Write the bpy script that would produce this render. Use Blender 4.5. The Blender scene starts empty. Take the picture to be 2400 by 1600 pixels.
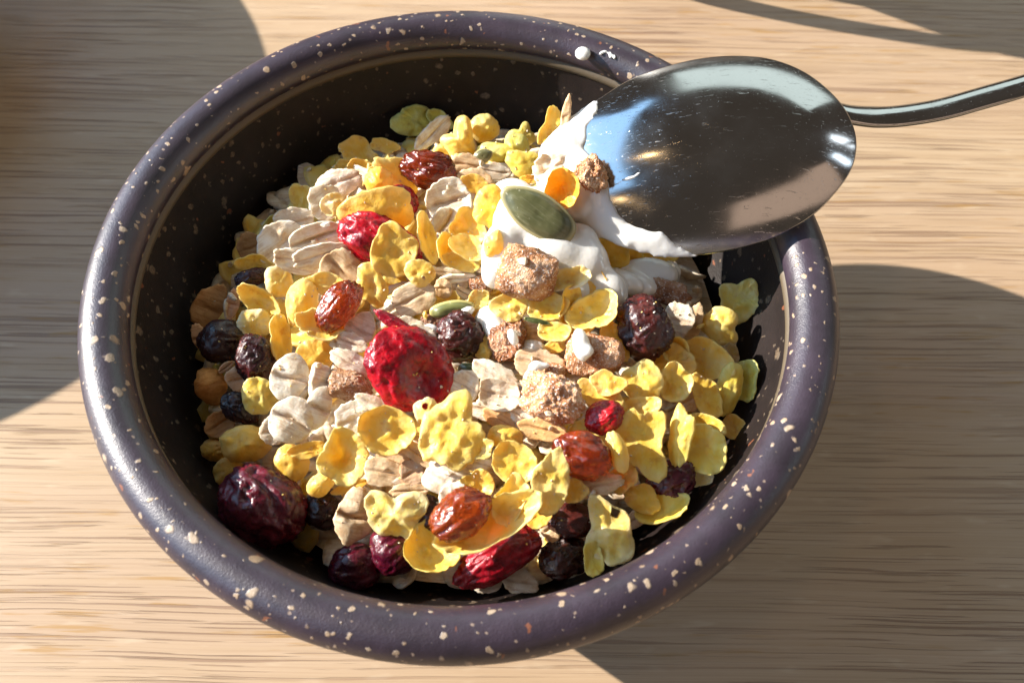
import bpy, bmesh, math, random
from mathutils import Vector, Matrix, noise, Euler
import numpy as np

S = bpy.context.scene
COL = S.collection
rad = math.radians

# ------------------------------------------------------------------ camera
CAM = Vector((0.00982, -0.09481, 0.20380))
PITCH, ROLL = 1.06374, 0.03043
FPX = 2164.857                      # focal length in pixels of a 2400 px wide picture
fw = Vector((0, math.cos(PITCH), -math.sin(PITCH)))
r0 = Vector((1, 0, 0)); u0 = r0.cross(fw)
rt = r0 * math.cos(ROLL) + u0 * math.sin(ROLL)
up = -r0 * math.sin(ROLL) + u0 * math.cos(ROLL)
cam = bpy.data.cameras.new('camera')
co = bpy.data.objects.new('camera', cam); COL.objects.link(co)
co.matrix_world = Matrix(((rt.x, up.x, -fw.x, CAM.x), (rt.y, up.y, -fw.y, CAM.y), (rt.z, up.z, -fw.z, CAM.z), (0, 0, 0, 1)))
cam.sensor_width = 36.0
cam.lens = 36.0 * FPX / 2400.0
cam.clip_start = 0.005; cam.clip_end = 50
cam.dof.use_dof = True
cam.dof.focus_distance = 0.181
cam.dof.aperture_fstop = 24.0
S.camera = co

# ------------------------------------------------------------------ light
S.view_settings.view_transform = 'Standard'
S.view_settings.look = 'None'
S.view_settings.exposure = 0.16
S.view_settings.gamma = 1.0
w = bpy.data.worlds.new('World'); S.world = w; w.use_nodes = True
w.node_tree.nodes['Background'].inputs[0].default_value = (1.0, 0.78, 0.62, 1)
w.node_tree.nodes['Background'].inputs[1].default_value = 0.078

SUN_AZ, SUN_EL = rad(-13.4), rad(27.4)
sun_dir = Vector((math.cos(SUN_EL) * math.cos(SUN_AZ), math.cos(SUN_EL) * math.sin(SUN_AZ), -math.sin(SUN_EL)))

def lamp(name, kind, loc, target, energy, color, **kw):
    d = bpy.data.lights.new(name, kind)
    d.energy = energy; d.color = color
    for k, v in kw.items(): setattr(d, k, v)
    o = bpy.data.objects.new(name, d); COL.objects.link(o)
    o.location = loc
    o.rotation_euler = (Vector(target) - Vector(loc)).to_track_quat('-Z', 'Y').to_euler()
    return o

# low sunlight through the window: a far, small, warm lamp
lamp('sunlight_lamp', 'SPOT', -sun_dir * 8.0, (0, 0, 0), 9000.0, (1.0, 0.925, 0.82), shadow_soft_size=0.038, spot_size=rad(16), spot_blend=0.1)
# the window itself (blue sky) and the bright room behind
lamp('window_lamp', 'AREA', (-1.2, 0.12, 0.74), (0, 0, 0.03), 26.0, (0.34, 0.62, 1.0), shape='RECTANGLE', size=2.6, size_y=1.35)
lamp('far_room_lamp', 'AREA', (0.55, 1.55, 1.05), (0, 0, 0.03), 8.5, (0.80, 0.93, 0.90), shape='RECTANGLE', size=1.9, size_y=0.95)
lamp('room_lamp', 'AREA', (1.05, -1.15, 0.55), (0, 0, 0.03), 2.6, (1.0, 0.68, 0.50), shape='RECTANGLE', size=1.7, size_y=0.7)
lamp('right_window_lamp', 'AREA', (1.7, 0.30, 0.85), (0, 0, 0.03), 1.6, (0.85, 0.93, 1.0), shape='RECTANGLE', size=0.22, size_y=0.5)
lamp('right_window_lamp', 'AREA', (1.7, -0.20, 0.70), (0, 0, 0.03), 1.2, (0.75, 0.88, 1.0), shape='RECTANGLE', size=0.20, size_y=0.4)
# small warm pendant lamps of the room, seen as glints in the spoon
for k, (az, el, e) in enumerate(((-155, 61, 2.4), (-138, 22, 1.0), (-126, 25, 1.0))):
    d_ = Vector((math.cos(rad(el)) * math.cos(rad(az)), math.cos(rad(el)) * math.sin(rad(az)), math.sin(rad(el))))
    lamp('pendant_lamp', 'POINT', Vector((0.03, 0.02, 0.07)) + d_ * 1.5, (0, 0, 0), e, (1.0, 0.62, 0.28), shadow_soft_size=0.045)

# ------------------------------------------------------------------ helpers
def pix_ray(px, py):
    d = fw + rt * ((px - 1200) / FPX) - up * ((py - 800) / FPX)
    return d                          # unit depth along the camera axis
def at_z(px, py, z):
    d = pix_ray(px, py)
    return CAM + d * ((z - CAM.z) / d.z)

def mound(x, y):
    r = math.hypot(x, y) / 0.054
    z = 0.0485 - 0.0075 * r ** 2.4
    def g(cx, cy, s, a): return a * math.exp(-((x - cx) ** 2 + (y - cy) ** 2) / (2 * s * s))
    z += g(0.012, 0.020, 0.011, 0.0045) + g(-0.022, 0.027, 0.012, 0.0025) + g(0.000, -0.002, 0.008, -0.003)
    z += g(0.020, -0.020, 0.014, 0.002)
    return z
def on_mound(px, py, lift=0.0):
    d = pix_ray(px, py); t = 0.12
    while t < 0.30:
        p = CAM + d * t
        if p.z < mound(p.x, p.y): break
        t += 0.0004
    t -= lift
    return CAM + d * t, t

def tag(o, label=None, cat=None, group=None, kind=None):
    if label: o['label'] = label
    if cat: o['category'] = cat
    if group: o['group'] = group
    if kind: o['kind'] = kind
    return o
def mesh_obj(name, verts, faces, mats, parent=None, smooth=True, uvs=None):
    me = bpy.data.meshes.new(name)
    me.from_pydata(verts, [], faces)
    if smooth:
        me.polygons.foreach_set('use_smooth', [True] * len(me.polygons))
    if uvs is not None:
        l = me.uv_layers.new(name='uv')
        flat = []
        for lp in me.loops: flat += uvs[lp.vertex_index]
        l.data.foreach_set('uv', flat)
    for m in (mats if isinstance(mats, (list, tuple)) else [mats]): me.materials.append(m)
    me.update()
    o = bpy.data.objects.new(name, me); COL.objects.link(o)
    if parent: o.parent = parent
    return o
def empty(name, loc=(0, 0, 0)):
    o = bpy.data.objects.new(name, None); COL.objects.link(o); o.location = loc
    o.empty_display_size = 0.01
    return o

# ------------------------------------------------------------------ materials
class NT:
    def __init__(s, name):
        s.m = bpy.data.materials.new(name); s.m.use_nodes = True
        s.t = s.m.node_tree; s.n = s.t.nodes; s.l = s.t.links
        s.b = s.n['Principled BSDF']; s.out = s.n['Material Output']
        s.tc = s.n.new('ShaderNodeTexCoord'); s.oi = s.n.new('ShaderNodeObjectInfo')
    def link(s, a, b): s.l.new(a, b)
    def setv(s, sock, v):
        if hasattr(v, 'is_output') or isinstance(v, bpy.types.NodeSocket): s.l.new(v, sock)
        else: sock.default_value = v
    def map(s, scale, rot=(0, 0, 0), src=None):
        m = s.n.new('ShaderNodeMapping'); m.inputs['Scale'].default_value = scale if isinstance(scale, tuple) else (scale,) * 3
        m.inputs['Rotation'].default_value = rot
        s.link(src or s.tc.outputs['Object'], m.inputs['Vector']); return m.outputs[0]
    def noise(s, scale, detail=3, rough=0.55, vec=None, dist=0.0, rand=True):
        n = s.n.new('ShaderNodeTexNoise'); n.noise_dimensions = '4D'
        n.inputs['Scale'].default_value = scale; n.inputs['Detail'].default_value = detail
        n.inputs['Roughness'].default_value = rough; n.inputs['Distortion'].default_value = dist
        s.link(vec or s.tc.outputs['Object'], n.inputs['Vector'])
        if rand: s.link(s.math('MULTIPLY', s.oi.outputs['Random'], 60.0), n.inputs['W'])
        return n.outputs['Fac']
    def vor(s, scale, vec=None, feature='F1', out='Distance', rnd=1.0):
        n = s.n.new('ShaderNodeTexVoronoi'); n.feature = feature
        n.inputs['Scale'].default_value = scale; n.inputs['Randomness'].default_value = rnd
        s.link(vec or s.tc.outputs['Object'], n.inputs['Vector'])
        return n.outputs[out] if out else n
    def math(s, op, a, b=0.0, c=None, clamp=False):
        n = s.n.new('ShaderNodeMath'); n.operation = op; n.use_clamp = clamp
        s.setv(n.inputs[0], a); s.setv(n.inputs[1], b)
        if c is not None: s.setv(n.inputs[2], c)
        return n.outputs[0]
    def ramp(s, fac, stops):
        n = s.n.new('ShaderNodeValToRGB'); e = n.color_ramp.elements
        while len(e) < len(stops): e.new(0.5)
        for i, (p, c) in enumerate(stops):
            e[i].position = p; e[i].color = (c, c, c, 1) if isinstance(c, (int, float)) else (*c, 1)
        s.link(fac, n.inputs[0]); return n.outputs[0]
    def mix(s, fac, a, b, mode='MIX'):
        n = s.n.new('ShaderNodeMix'); n.data_type = 'RGBA'; n.blend_type = mode; n.clamp_factor = True
        s.setv(n.inputs[0], fac)
        for i, v in ((6, a), (7, b)):
            if isinstance(v, tuple): v = (*v[:3], 1)
            s.setv(n.inputs[i], v)
        return n.outputs[2]
    def bump(s, h, dist, strength=1.0, prev=None):
        n = s.n.new('ShaderNodeBump'); n.inputs['Distance'].default_value = dist; n.inputs['Strength'].default_value = strength
        s.link(h, n.inputs['Height'])
        if prev: s.link(prev, n.inputs['Normal'])
        return n.outputs[0]
    def tint(s, c): return s.mix(1.0, c, s.oi.outputs['Color'], 'MULTIPLY')
    def p(s, **kw):
        for k, v in kw.items():
            k = {'base': 'Base Color', 'rough': 'Roughness', 'normal': 'Normal', 'metal': 'Metallic', 'spec': 'Specular IOR Level',
                 'sss': 'Subsurface Weight', 'sss_r': 'Subsurface Radius', 'sss_s': 'Subsurface Scale', 'coat': 'Coat Weight', 'coat_r': 'Coat Roughness',
                 'trans': 'Transmission Weight', 'ior': 'IOR', 'aniso': 'Anisotropic'}[k]
            if isinstance(v, tuple) and len(v) == 3 and k == 'Base Color': v = (*v, 1)
            s.setv(s.b.inputs[k], v)
        return s.m
    def translucent(s, fac, color, normal=None):
        t = s.n.new('ShaderNodeBsdfTranslucent'); s.setv(t.inputs['Color'], color)
        if normal: s.link(normal, t.inputs['Normal'])
        m = s.n.new('ShaderNodeMixShader'); m.inputs[0].default_value = fac
        s.link(s.b.outputs[0], m.inputs[1]); s.link(t.outputs[0], m.inputs[2]); s.link(m.outputs[0], s.out.inputs['Surface'])

def mat_wood():
    k = NT('oak')
    v0 = k.map(1.0, (0, 0, rad(-1.0)))
    warp = k.noise(9.0, 2, vec=k.map((1, 2.2, 1)), rand=False)
    cx = k.n.new('ShaderNodeCombineXYZ'); k.link(k.math('MULTIPLY', k.math('SUBTRACT', warp, 0.5), 0.004), cx.inputs[1])
    va = k.n.new('ShaderNodeVectorMath'); va.operation = 'ADD'; k.link(v0, va.inputs[0]); k.link(cx.outputs[0], va.inputs[1])
    v = va.outputs[0]
    band = k.noise(1.0, 3, vec=k.map((3, 34, 1), src=v), rand=False)
    stave = k.noise(1.0, 1, vec=k.map((0.5, 16, 1), src=v), rand=False)
    fine = k.noise(1.0, 4, 0.65, vec=k.map((9, 2100, 1), src=v), rand=False)
    mid = k.noise(1.0, 3, 0.6, vec=k.map((14, 240, 1), src=v), rand=False)
    pore = k.noise(1.0, 2, 0.5, vec=k.map((13, 1250, 1), src=v), rand=False)
    patch = k.noise(1.0, 2, 0.5, vec=k.map((12, 70, 1), src=v), rand=False)
    ochre = k.noise(1.0, 3, 0.6, vec=k.map((42, 620, 1), src=v), rand=False)
    pore2 = k.noise(1.0, 2, 0.5, vec=k.map((26, 1800, 1), src=v), rand=False)
    ray = k.noise(1.0, 2, 0.5, vec=k.map((90, 420, 1), src=v), rand=False)
    c = k.ramp(band, [(0.3, (0.415, 0.295, 0.178)), (0.5, (0.455, 0.338, 0.222)), (0.7, (0.415, 0.298, 0.200))])
    c = k.mix(k.ramp(stave, [(0.42, 0.0), (0.58, 0.6)]), c, (0.40, 0.275, 0.182))
    c = k.mix(k.ramp(mid, [(0.35, 0.5), (0.55, 0.0)]), c, (0.37, 0.255, 0.145))
    c = k.mix(k.ramp(fine, [(0.36, 0.5), (0.55, 0.0)]), c, (0.31, 0.205, 0.125))
    c = k.mix(k.math('MULTIPLY', k.ramp(ray, [(0.60, 0.0), (0.72, 1.0)]), 0.3), c, (0.56, 0.45, 0.32))
    gate = k.ramp(patch, [(0.34, 0.2), (0.56, 1.0)])
    pm = k.math('MAXIMUM', k.math('MULTIPLY', k.ramp(pore, [(0.58, 0.0), (0.612, 1.0)]), gate), k.math('MULTIPLY', k.ramp(pore2, [(0.60, 0.0), (0.63, 0.8)]), gate))
    c = k.mix(k.math('MULTIPLY', pm, 0.60), c, (0.16, 0.085, 0.052))
    om = k.math('MULTIPLY', k.ramp(ochre, [(0.57, 0.0), (0.66, 1.0)]), k.ramp(band, [(0.46, 0.0), (0.56, 1.0)]))
    c = k.mix(k.math('MULTIPLY', om, 0.75), c, (0.33, 0.185, 0.055))
    h = k.math('SUBTRACT', k.math('MULTIPLY', fine, 0.35), k.math('MULTIPLY', pm, 0.9))
    nrm = k.bump(h, 0.0003, 0.7)
    rr = k.ramp(mid, [(0.3, 0.5), (0.7, 0.38)])
    return k.p(base=c, rough=rr, normal=nrm, spec=0.35)

def specks(k, scale, rmin, rmax, keep, soft=0.12, warp=0.5, stretch=None):
    src = k.tc.outputs['Object']
    n = k.n.new('ShaderNodeTexNoise'); n.inputs['Scale'].default_value = scale * 1.3; n.inputs['Detail'].default_value = 2
    k.link(src, n.inputs['Vector'])
    va = k.n.new('ShaderNodeVectorMath'); va.operation = 'MULTIPLY_ADD'
    k.link(n.outputs['Color'], va.inputs[0]); va.inputs[1].default_value = (warp / scale,) * 3; k.link(src, va.inputs[2])
    vec = va.outputs[0]
    if stretch: vec = k.map(stretch, src=vec)
    vn = k.n.new('ShaderNodeTexVoronoi'); vn.inputs['Scale'].default_value = scale; k.link(vec, vn.inputs['Vector'])
    sep = k.n.new('ShaderNodeSeparateColor'); k.link(vn.outputs['Color'], sep.inputs[0])
    radius = k.math('MULTIPLY_ADD', k.math('POWER', sep.outputs[0], 1.6), rmax - rmin, rmin)
    on = k.math('LESS_THAN', sep.outputs[1], keep)
    m = k.math('DIVIDE', k.math('SUBTRACT', radius, vn.outputs['Distance']), soft, clamp=True)
    return k.math('MULTIPLY', m, on), sep.outputs[2]

def mat_glaze(name, base, fleck_str=1.0, sheen=True, keep=0.8, fc=1.0):
    k = NT(name)
    tone = k.noise(120, 5, 0.65, rand=False)
    c = k.mix(k.ramp(tone, [(0.35, 0.0), (0.65, 1.0)]), tuple(x * 0.72 for x in base), tuple(x * 1.4 for x in base))
    m1, r1 = specks(k, 290, 0.10, 0.34, keep * 0.78, 0.10, 0.75)
    m2, r2 = specks(k, 560, 0.14, 0.38, keep * 0.8, 0.09, 0.8)
    m3, r3 = specks(k, 900, 0.12, 0.34, 0.16, 0.10, 0.5)
    m4, r4 = specks(k, 300, 0.10, 0.26, 0.22, 0.05, 1.2)
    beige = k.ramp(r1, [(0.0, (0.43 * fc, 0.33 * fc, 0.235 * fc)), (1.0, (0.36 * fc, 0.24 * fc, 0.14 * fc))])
    grain = k.noise(2600, 2, rand=False)
    beige = k.mix(k.ramp(grain, [(0.4, 0.5), (0.6, 0.0)]), beige, (0.24, 0.17, 0.11))
    c = k.mix(k.math('MULTIPLY', m4, 0.8 * fleck_str), c, (0.22, 0.075, 0.035))
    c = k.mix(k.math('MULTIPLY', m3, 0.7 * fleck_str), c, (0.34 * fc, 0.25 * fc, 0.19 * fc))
    c = k.mix(k.math('MULTIPLY', m2, 0.95 * fleck_str), c, beige)
    c = k.mix(k.math('MULTIPLY', m1, 0.97 * fleck_str), c, beige)
    fl = k.math('MAXIMUM', m1, m2)
    h = k.noise(3000, 2, 0.6, rand=False)
    h2 = k.noise(700, 3, 0.6, rand=False)
    nrm = k.bump(h, 0.00012, 0.5)
    nrm = k.bump(h2, 0.00018, 0.35, nrm)
    nrm = k.bump(fl, 0.00012, 0.5, nrm)
    rr = k.math('ADD', k.math('MULTIPLY', fl, 0.2), 0.42 if sheen else 0.5)
    return k.p(base=c, rough=rr, normal=nrm, spec=0.8 if sheen else 0.28, coat=0.10 if sheen else 0.0, coat_r=0.3)

def mat_corn():
    k = NT('corn_flake_skin')
    n1 = k.noise(330, 4); n2 = k.noise(1500, 3); n3 = k.noise(5200, 2)
    uv = k.n.new('ShaderNodeUVMap')
    sub = k.n.new('ShaderNodeVectorMath'); sub.operation = 'DISTANCE'; k.link(uv.outputs[0], sub.inputs[0]); sub.inputs[1].default_value = (0.5, 0.5, 0)
    edge = k.ramp(k.math('ADD', sub.outputs['Value'], k.math('MULTIPLY', k.math('SUBTRACT', n1, 0.5), 0.2)), [(0.36, 0.0), (0.47, 1.0)])
    c = k.ramp(n1, [(0.30, (0.94, 0.64, 0.08)), (0.50, (0.98, 0.77, 0.17)), (0.72, (0.98, 0.85, 0.38))])
    c = k.mix(k.math('MULTIPLY', k.ramp(n2, [(0.52, 0.0), (0.72, 1.0)]), 0.45), c, (0.94, 0.80, 0.40))
    c = k.mix(k.math('MULTIPLY', edge, 0.6), c, (0.97, 0.86, 0.40))
    c = k.mix(k.math('MULTIPLY', k.ramp(k.noise(420, 4, 0.7), [(0.58, 0.0), (0.72, 1.0)]), 0.65), c, (0.68, 0.30, 0.04))
    c = k.mix(k.math('MULTIPLY', k.oi.outputs['Random'], 0.10), c, (0.96, 0.60, 0.06))
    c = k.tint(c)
    hb = k.vor(1100, feature='SMOOTH_F1')
    nrm = k.bump(k.math('MULTIPLY', hb, -1.0), 0.0003, 0.2)
    nrm = k.bump(n2, 0.00035, 0.35, nrm)
    nrm = k.bump(n3, 0.00012, 0.5, nrm)
    m = k.p(base=c, rough=0.36, normal=nrm, spec=0.5, sss=0.06, sss_r=(1.0, 0.6, 0.15), sss_s=0.0008)
    k.translucent(0.34, k.mix(1.0, c, (1.0, 0.88, 0.58), 'MULTIPLY'), nrm)
    return m

def mat_oat():
    k = NT('rolled_oat')
    n1 = k.noise(420, 4); n3 = k.noise(2600, 3, 0.65)
    uv = k.n.new('ShaderNodeUVMap'); sp = k.n.new('ShaderNodeSeparateXYZ'); k.link(uv.outputs[0], sp.inputs[0])
    fib = k.noise(1.0, 3, 0.6, vec=k.map((260, 2200, 600)))
    off = k.math('ABSOLUTE', k.math('ADD', k.math('SUBTRACT', sp.outputs[1], 0.5), k.math('MULTIPLY', k.math('SUBTRACT', k.noise(260, 3), 0.5), 0.22)))
    crease = k.math('MULTIPLY', k.ramp(off, [(0.0, 1.0), (0.045, 0.35), (0.11, 0.0)]), k.ramp(k.noise(350, 2), [(0.35, 0.2), (0.6, 1.0)]))
    c = k.ramp(n1, [(0.32, (0.66, 0.49, 0.31)), (0.48, (0.82, 0.70, 0.52)), (0.66, (0.90, 0.83, 0.70))])
    c = k.mix(k.math('MULTIPLY', k.ramp(fib, [(0.36, 1.0), (0.52, 0.0)]), 0.55), c, (0.56, 0.36, 0.20))
    c = k.mix(k.math('MULTIPLY', k.ramp(n3, [(0.5, 0.0), (0.7, 1.0)]), 0.40), c, (0.93, 0.90, 0.84))
    c = k.mix(k.math('MULTIPLY', crease, 0.6), c, (0.40, 0.23, 0.12))
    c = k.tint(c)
    nrm = k.bump(fib, 0.0003, 0.3)
    nrm = k.bump(n3, 0.0003, 0.4, nrm)
    m = k.p(base=c, rough=0.62, normal=nrm, spec=0.3, sss=0.15, sss_r=(1.0, 0.7, 0.45), sss_s=0.0012)
    k.translucent(0.12, c, nrm)
    return m

def mat_fruit(name, dark, light, rough=0.27, sss=0.35, sugar=0.25, coat=0.4, trans=0.0):
    k = NT(name)
    n1 = k.noise(260, 3); n2 = k.noise(900, 4, 0.6, dist=0.8); n3 = k.noise(2600, 3)
    c = k.mix(k.ramp(n1, [(0.32, 0.0), (0.68, 1.0)]), dark, light)
    c = k.mix(k.math('MULTIPLY', k.ramp(n2, [(0.36, 1.0), (0.52, 0.0)]), 0.7), c, tuple(x * 0.35 for x in dark))
    bloom = k.math('MULTIPLY', k.ramp(k.noise(3800, 2), [(0.66, 0.0), (0.74, 1.0)]), sugar)
    c = k.mix(bloom, c, (0.55, 0.42, 0.36))
    c = k.tint(c)
    rdg = k.math('ABSOLUTE', k.math('SUBTRACT', n2, 0.5))
    nrm = k.bump(rdg, 0.0007, 0.4)
    nrm = k.bump(n3, 0.0002, 0.4, nrm)
    rr = k.ramp(k.noise(900, 3), [(0.35, rough * 0.65), (0.7, rough * 1.7)])
    return k.p(base=c, rough=rr, normal=nrm, spec=0.6, sss=sss, sss_r=(1.0, 0.14, 0.05), sss_s=0.0014, coat=coat, coat_r=0.15, trans=trans, ior=1.45)

def mat_date():
    k = NT('floured_date')
    n1 = k.noise(260, 3); n2 = k.noise(900, 4, 0.72); n3 = k.noise(2600, 2, 0.6)
    c = k.ramp(n1, [(0.32, (0.26, 0.085, 0.026)), (0.5, (0.52, 0.235, 0.09)), (0.66, (0.66, 0.38, 0.19))])
    fl = k.math('ADD', k.math('MULTIPLY', n2, 0.6), k.math('MULTIPLY', n1, 0.4))
    c = k.mix(k.math('MULTIPLY', k.ramp(fl, [(0.49, 0.0), (0.64, 1.0)]), 0.62), c, (0.80, 0.63, 0.46))
    c = k.mix(k.math('MULTIPLY', k.ramp(fl, [(0.34, 1.0), (0.42, 0.0)]), 0.7), c, (0.15, 0.05, 0.02))
    c = k.mix(k.math('MULTIPLY', k.ramp(n3, [(0.57, 0.0), (0.64, 1.0)]), 0.8), c, (0.94, 0.88, 0.80))
    c = k.tint(c)
    nrm = k.bump(n2, 0.0012, 0.7)
    nrm = k.bump(n3, 0.0006, 0.8, nrm)
    return k.p(base=c, rough=0.42, normal=nrm, spec=0.5, sss=0.1, sss_r=(1.0, 0.4, 0.2), sss_s=0.0012)

def mat_seed():
    k = NT('pumpkin_seed_skin')
    uv = k.n.new('ShaderNodeUVMap')
    sub = k.n.new('ShaderNodeVectorMath'); sub.operation = 'DISTANCE'; k.link(uv.outputs[0], sub.inputs[0]); sub.inputs[1].default_value = (0.5, 0.5, 0)
    n1 = k.noise(300, 3); n2 = k.noise(1.0, 3, vec=k.map((300, 1900, 600)))
    c = k.ramp(n1, [(0.3, (0.055, 0.060, 0.022)), (0.6, (0.125, 0.125, 0.055)), (0.8, (0.21, 0.205, 0.115))])
    c = k.mix(k.math('MULTIPLY', k.ramp(n2, [(0.5, 0.0), (0.7, 1.0)]), 0.35), c, (0.27, 0.27, 0.17))
    c = k.mix(k.ramp(sub.outputs['Value'], [(0.425, 0.0), (0.465, 0.8)]), c, (0.46, 0.40, 0.20))
    c = k.mix(k.math('MULTIPLY', k.ramp(k.noise(1200, 2), [(0.68, 0.0), (0.74, 1.0)]), 0.5), c, (0.5, 0.48, 0.36))
    c = k.tint(c)
    return k.p(base=c, rough=0.3, normal=k.bump(n2, 0.0003, 0.35), spec=0.55)

def mat_yogurt():
    k = NT('white_yogurt')
    n = k.noise(500, 3)
    return k.p(base=(0.79, 0.77, 0.72), rough=0.14, normal=k.bump(n, 0.0004, 0.35), spec=0.5, sss=0.5, sss_r=(1, 0.9, 0.75), sss_s=0.003, coat=0.25, coat_r=0.12)

def mat_steel():
    k = NT('scratched_steel')
    a = k.noise(1.0, 3, 0.7, vec=k.map((220, 3200, 900), (0, 0, rad(35))), rand=False)
    b = k.noise(1.0, 3, 0.7, vec=k.map((260, 3600, 900), (0, 0, rad(-50))), rand=False)
    sm = k.noise(110, 4, 0.6, rand=False)
    pit = k.ramp(k.noise(2400, 2, rand=False), [(0.68, 0.0), (0.74, 1.0)])
    scr = k.math('MAXIMUM', k.ramp(a, [(0.63, 0.0), (0.70, 1.0)]), k.ramp(b, [(0.64, 0.0), (0.72, 1.0)]))
    nrm = k.bump(a, 0.00002, 0.12)
    nrm = k.bump(scr, 0.00003, 0.3, nrm)
    nrm = k.bump(pit, 0.00004, 0.3, nrm)
    rr = k.math('ADD', k.math('MULTIPLY', k.math('MAXIMUM', scr, pit), 0.2), k.ramp(sm, [(0.3, 0.08), (0.7, 0.22)]))
    return k.p(base=(0.42, 0.43, 0.43), metal=1.0, rough=rr, normal=nrm)

def mat_plain(name, c, rough=0.4, spec=0.5):
    k = NT(name); n = k.noise(40, 4, rand=False)
    return k.p(base=k.mix(n, tuple(x * 0.8 for x in c), tuple(min(1, x * 1.2) for x in c)), rough=rough, normal=k.bump(k.noise(400, 3, rand=False), 0.0003, 0.3), spec=spec)

M = dict(wood=mat_wood(),
         rim=mat_glaze('speckled_violet_glaze', (0.0275, 0.0176, 0.0285)),
         inner=mat_glaze('shaded_speckled_glaze', (0.0125, 0.0083, 0.0075), 0.85, False, 0.6, 0.24),  # same violet glaze; the darker base holds the shade inside the bowl
         lip=mat_plain('bare_clay_edge', (0.095, 0.070, 0.042), 0.55),
         corn=mat_corn(), oat=mat_oat(),
         raisin=mat_fruit('dark_raisin_skin', (0.026, 0.006, 0.006), (0.085, 0.016, 0.010), 0.3, 0.35, 0.15, 0.15),
         amber=mat_fruit('amber_raisin_skin', (0.30, 0.030, 0.004), (0.66, 0.135, 0.014), 0.13, 0.2, 0.2, 0.5, 0.65),
         cranberry=mat_fruit('red_cranberry_skin', (0.20, 0.002, 0.009), (0.62, 0.004, 0.016), 0.25, 0.3, 0.08, 0.2),
         darkberry=mat_fruit('dark_cranberry_skin', (0.055, 0.003, 0.010), (0.16, 0.006, 0.018), 0.27, 0.25, 0.15, 0.2),
         date=mat_date(), seed=mat_seed(), yogurt=mat_yogurt(), steel=mat_steel(),
         clay=mat_plain('brown_clay', (0.26, 0.12, 0.055), 0.45), cup=mat_plain('cream_stoneware', (0.62, 0.57, 0.5), 0.35))

# ------------------------------------------------------------------ table
def plane_grid(x0, x1, y0, y1, z, th, nx, ny):
    v = []; f = []
    for j in range(ny + 1):
        for i in range(nx + 1):
            v.append((x0 + (x1 - x0) * i / nx, y0 + (y1 - y0) * j / ny, z))
    for j in range(ny):
        for i in range(nx):
            a = j * (nx + 1) + i; f.append((a, a + 1, a + nx + 2, a + nx + 1))
    b = len(v)
    v += [(x0, y0, z - th), (x1, y0, z - th), (x1, y1, z - th), (x0, y1, z - th)]
    c = [0, nx, (ny + 1) * (nx + 1) - 1, ny * (nx + 1)]
    f.append((b + 3, b + 2, b + 1, b))
    for i in range(4):
        f.append((c[i], b + i, b + (i + 1) % 4, c[(i + 1) % 4]))
    return v, f
v, f = plane_grid(-0.75, 0.75, -0.40, 0.60, 0.0, 0.028, 6, 4)
tb = mesh_obj('table_top', v, f, M['wood'], smooth=False)
tag(tb, 'pale oak table top with brown grain streaks under the bowl', 'table', kind='structure')

# ------------------------------------------------------------------ bowls
def lathe(prof, n=160, wob=None, closed=False):
    v = []; f = []
    m = len(prof)
    for j in range(n):
        a = 2 * math.pi * j / n
        k = 1.0
        if wob: k += wob(a)
        for (r, z) in prof: v.append((r * k * math.cos(a), r * k * math.sin(a), z))
    for j in range(n):
        j2 = (j + 1) % n
        for i in range(m if closed else m - 1):
            i2 = (i + 1) % m
            f.append((j * m + i, j2 * m + i, j2 * m + i2, j * m + i2))
    return v, f
def spline(pts, sub=6, closed=False):
    out = []; n = len(pts)
    rng = range(n) if closed else range(n - 1)
    for i in rng:
        p = [Vector(pts[(i + d) % n]) if closed else Vector(pts[min(max(i + d, 0), n - 1)]) for d in (-1, 0, 1, 2)]
        for s in range(sub):
            t = s / sub
            out.append(0.5 * ((2 * p[1]) + (-p[0] + p[2]) * t + (2 * p[0] - 5 * p[1] + 4 * p[2] - p[3]) * t * t + (-p[0] + 3 * p[1] - 3 * p[2] + p[3]) * t ** 3))
    if not closed: out.append(Vector(pts[-1]))
    return out
mm = 0.001
def wob(a): return 0.0050 * math.cos(2 * a + 0.5) * 0.6 + 0.0025 * math.sin(3 * a + 1.0)
def P2(l): return [(p[0] * mm, p[1] * mm) for p in l]
bowl = tag(empty('cereal_bowl'), 'dark violet speckled stoneware bowl full of muesli on the oak table', 'bowl')
rim_prof = spline(P2([(66.4, 52.5), (68.2, 53.4), (69.6, 55.2), (70.1, 57.2), (69.5, 59.2), (68.0, 60.7), (65.9, 61.3), (63.7, 60.9), (62.0, 59.5), (61.2, 57.6), (61.5, 55.9), (62.6, 54.9), (64.5, 53.4)]), 5, True)
rv, rf = lathe([(p[0], p[1]) for p in rim_prof], 200, wob, True)
mesh_obj('rim', rv, rf, M['rim'], bowl)
lp = spline(P2([(62.9, 55.9), (62.2, 55.8), (61.5, 55.2), (61.15, 54.4), (61.5, 53.4), (62.8, 53.0)]), 4, True)
lv, lf = lathe([(p[0], p[1]) for p in lp], 200, wob, True)
mesh_obj('lip_ridge', lv, lf, M['lip'], bowl)
wall_prof = spline(P2([(66.6, 53.2), (65.2, 50), (59.5, 41), (52.6, 30), (45.2, 18), (39.0, 8.5), (36.6, 5.6), (35.2, 5.2)]), 5)
inner_prof = spline(P2([(0.01, 7.0), (20, 7.4), (33, 10), (42.5, 19), (50.2, 30), (56.4, 40), (60.0, 48), (61.6, 53.6)]), 5)
bv, bf = lathe([(p[0], p[1]) for p in wall_prof], 160, wob)
mesh_obj('outer_wall', bv, bf, M['rim'], bowl)
iv, if_ = lathe([(p[0], p[1]) for p in inner_prof], 160, wob)
mesh_obj('inner_wall', iv, if_, M['inner'], bowl)
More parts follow.
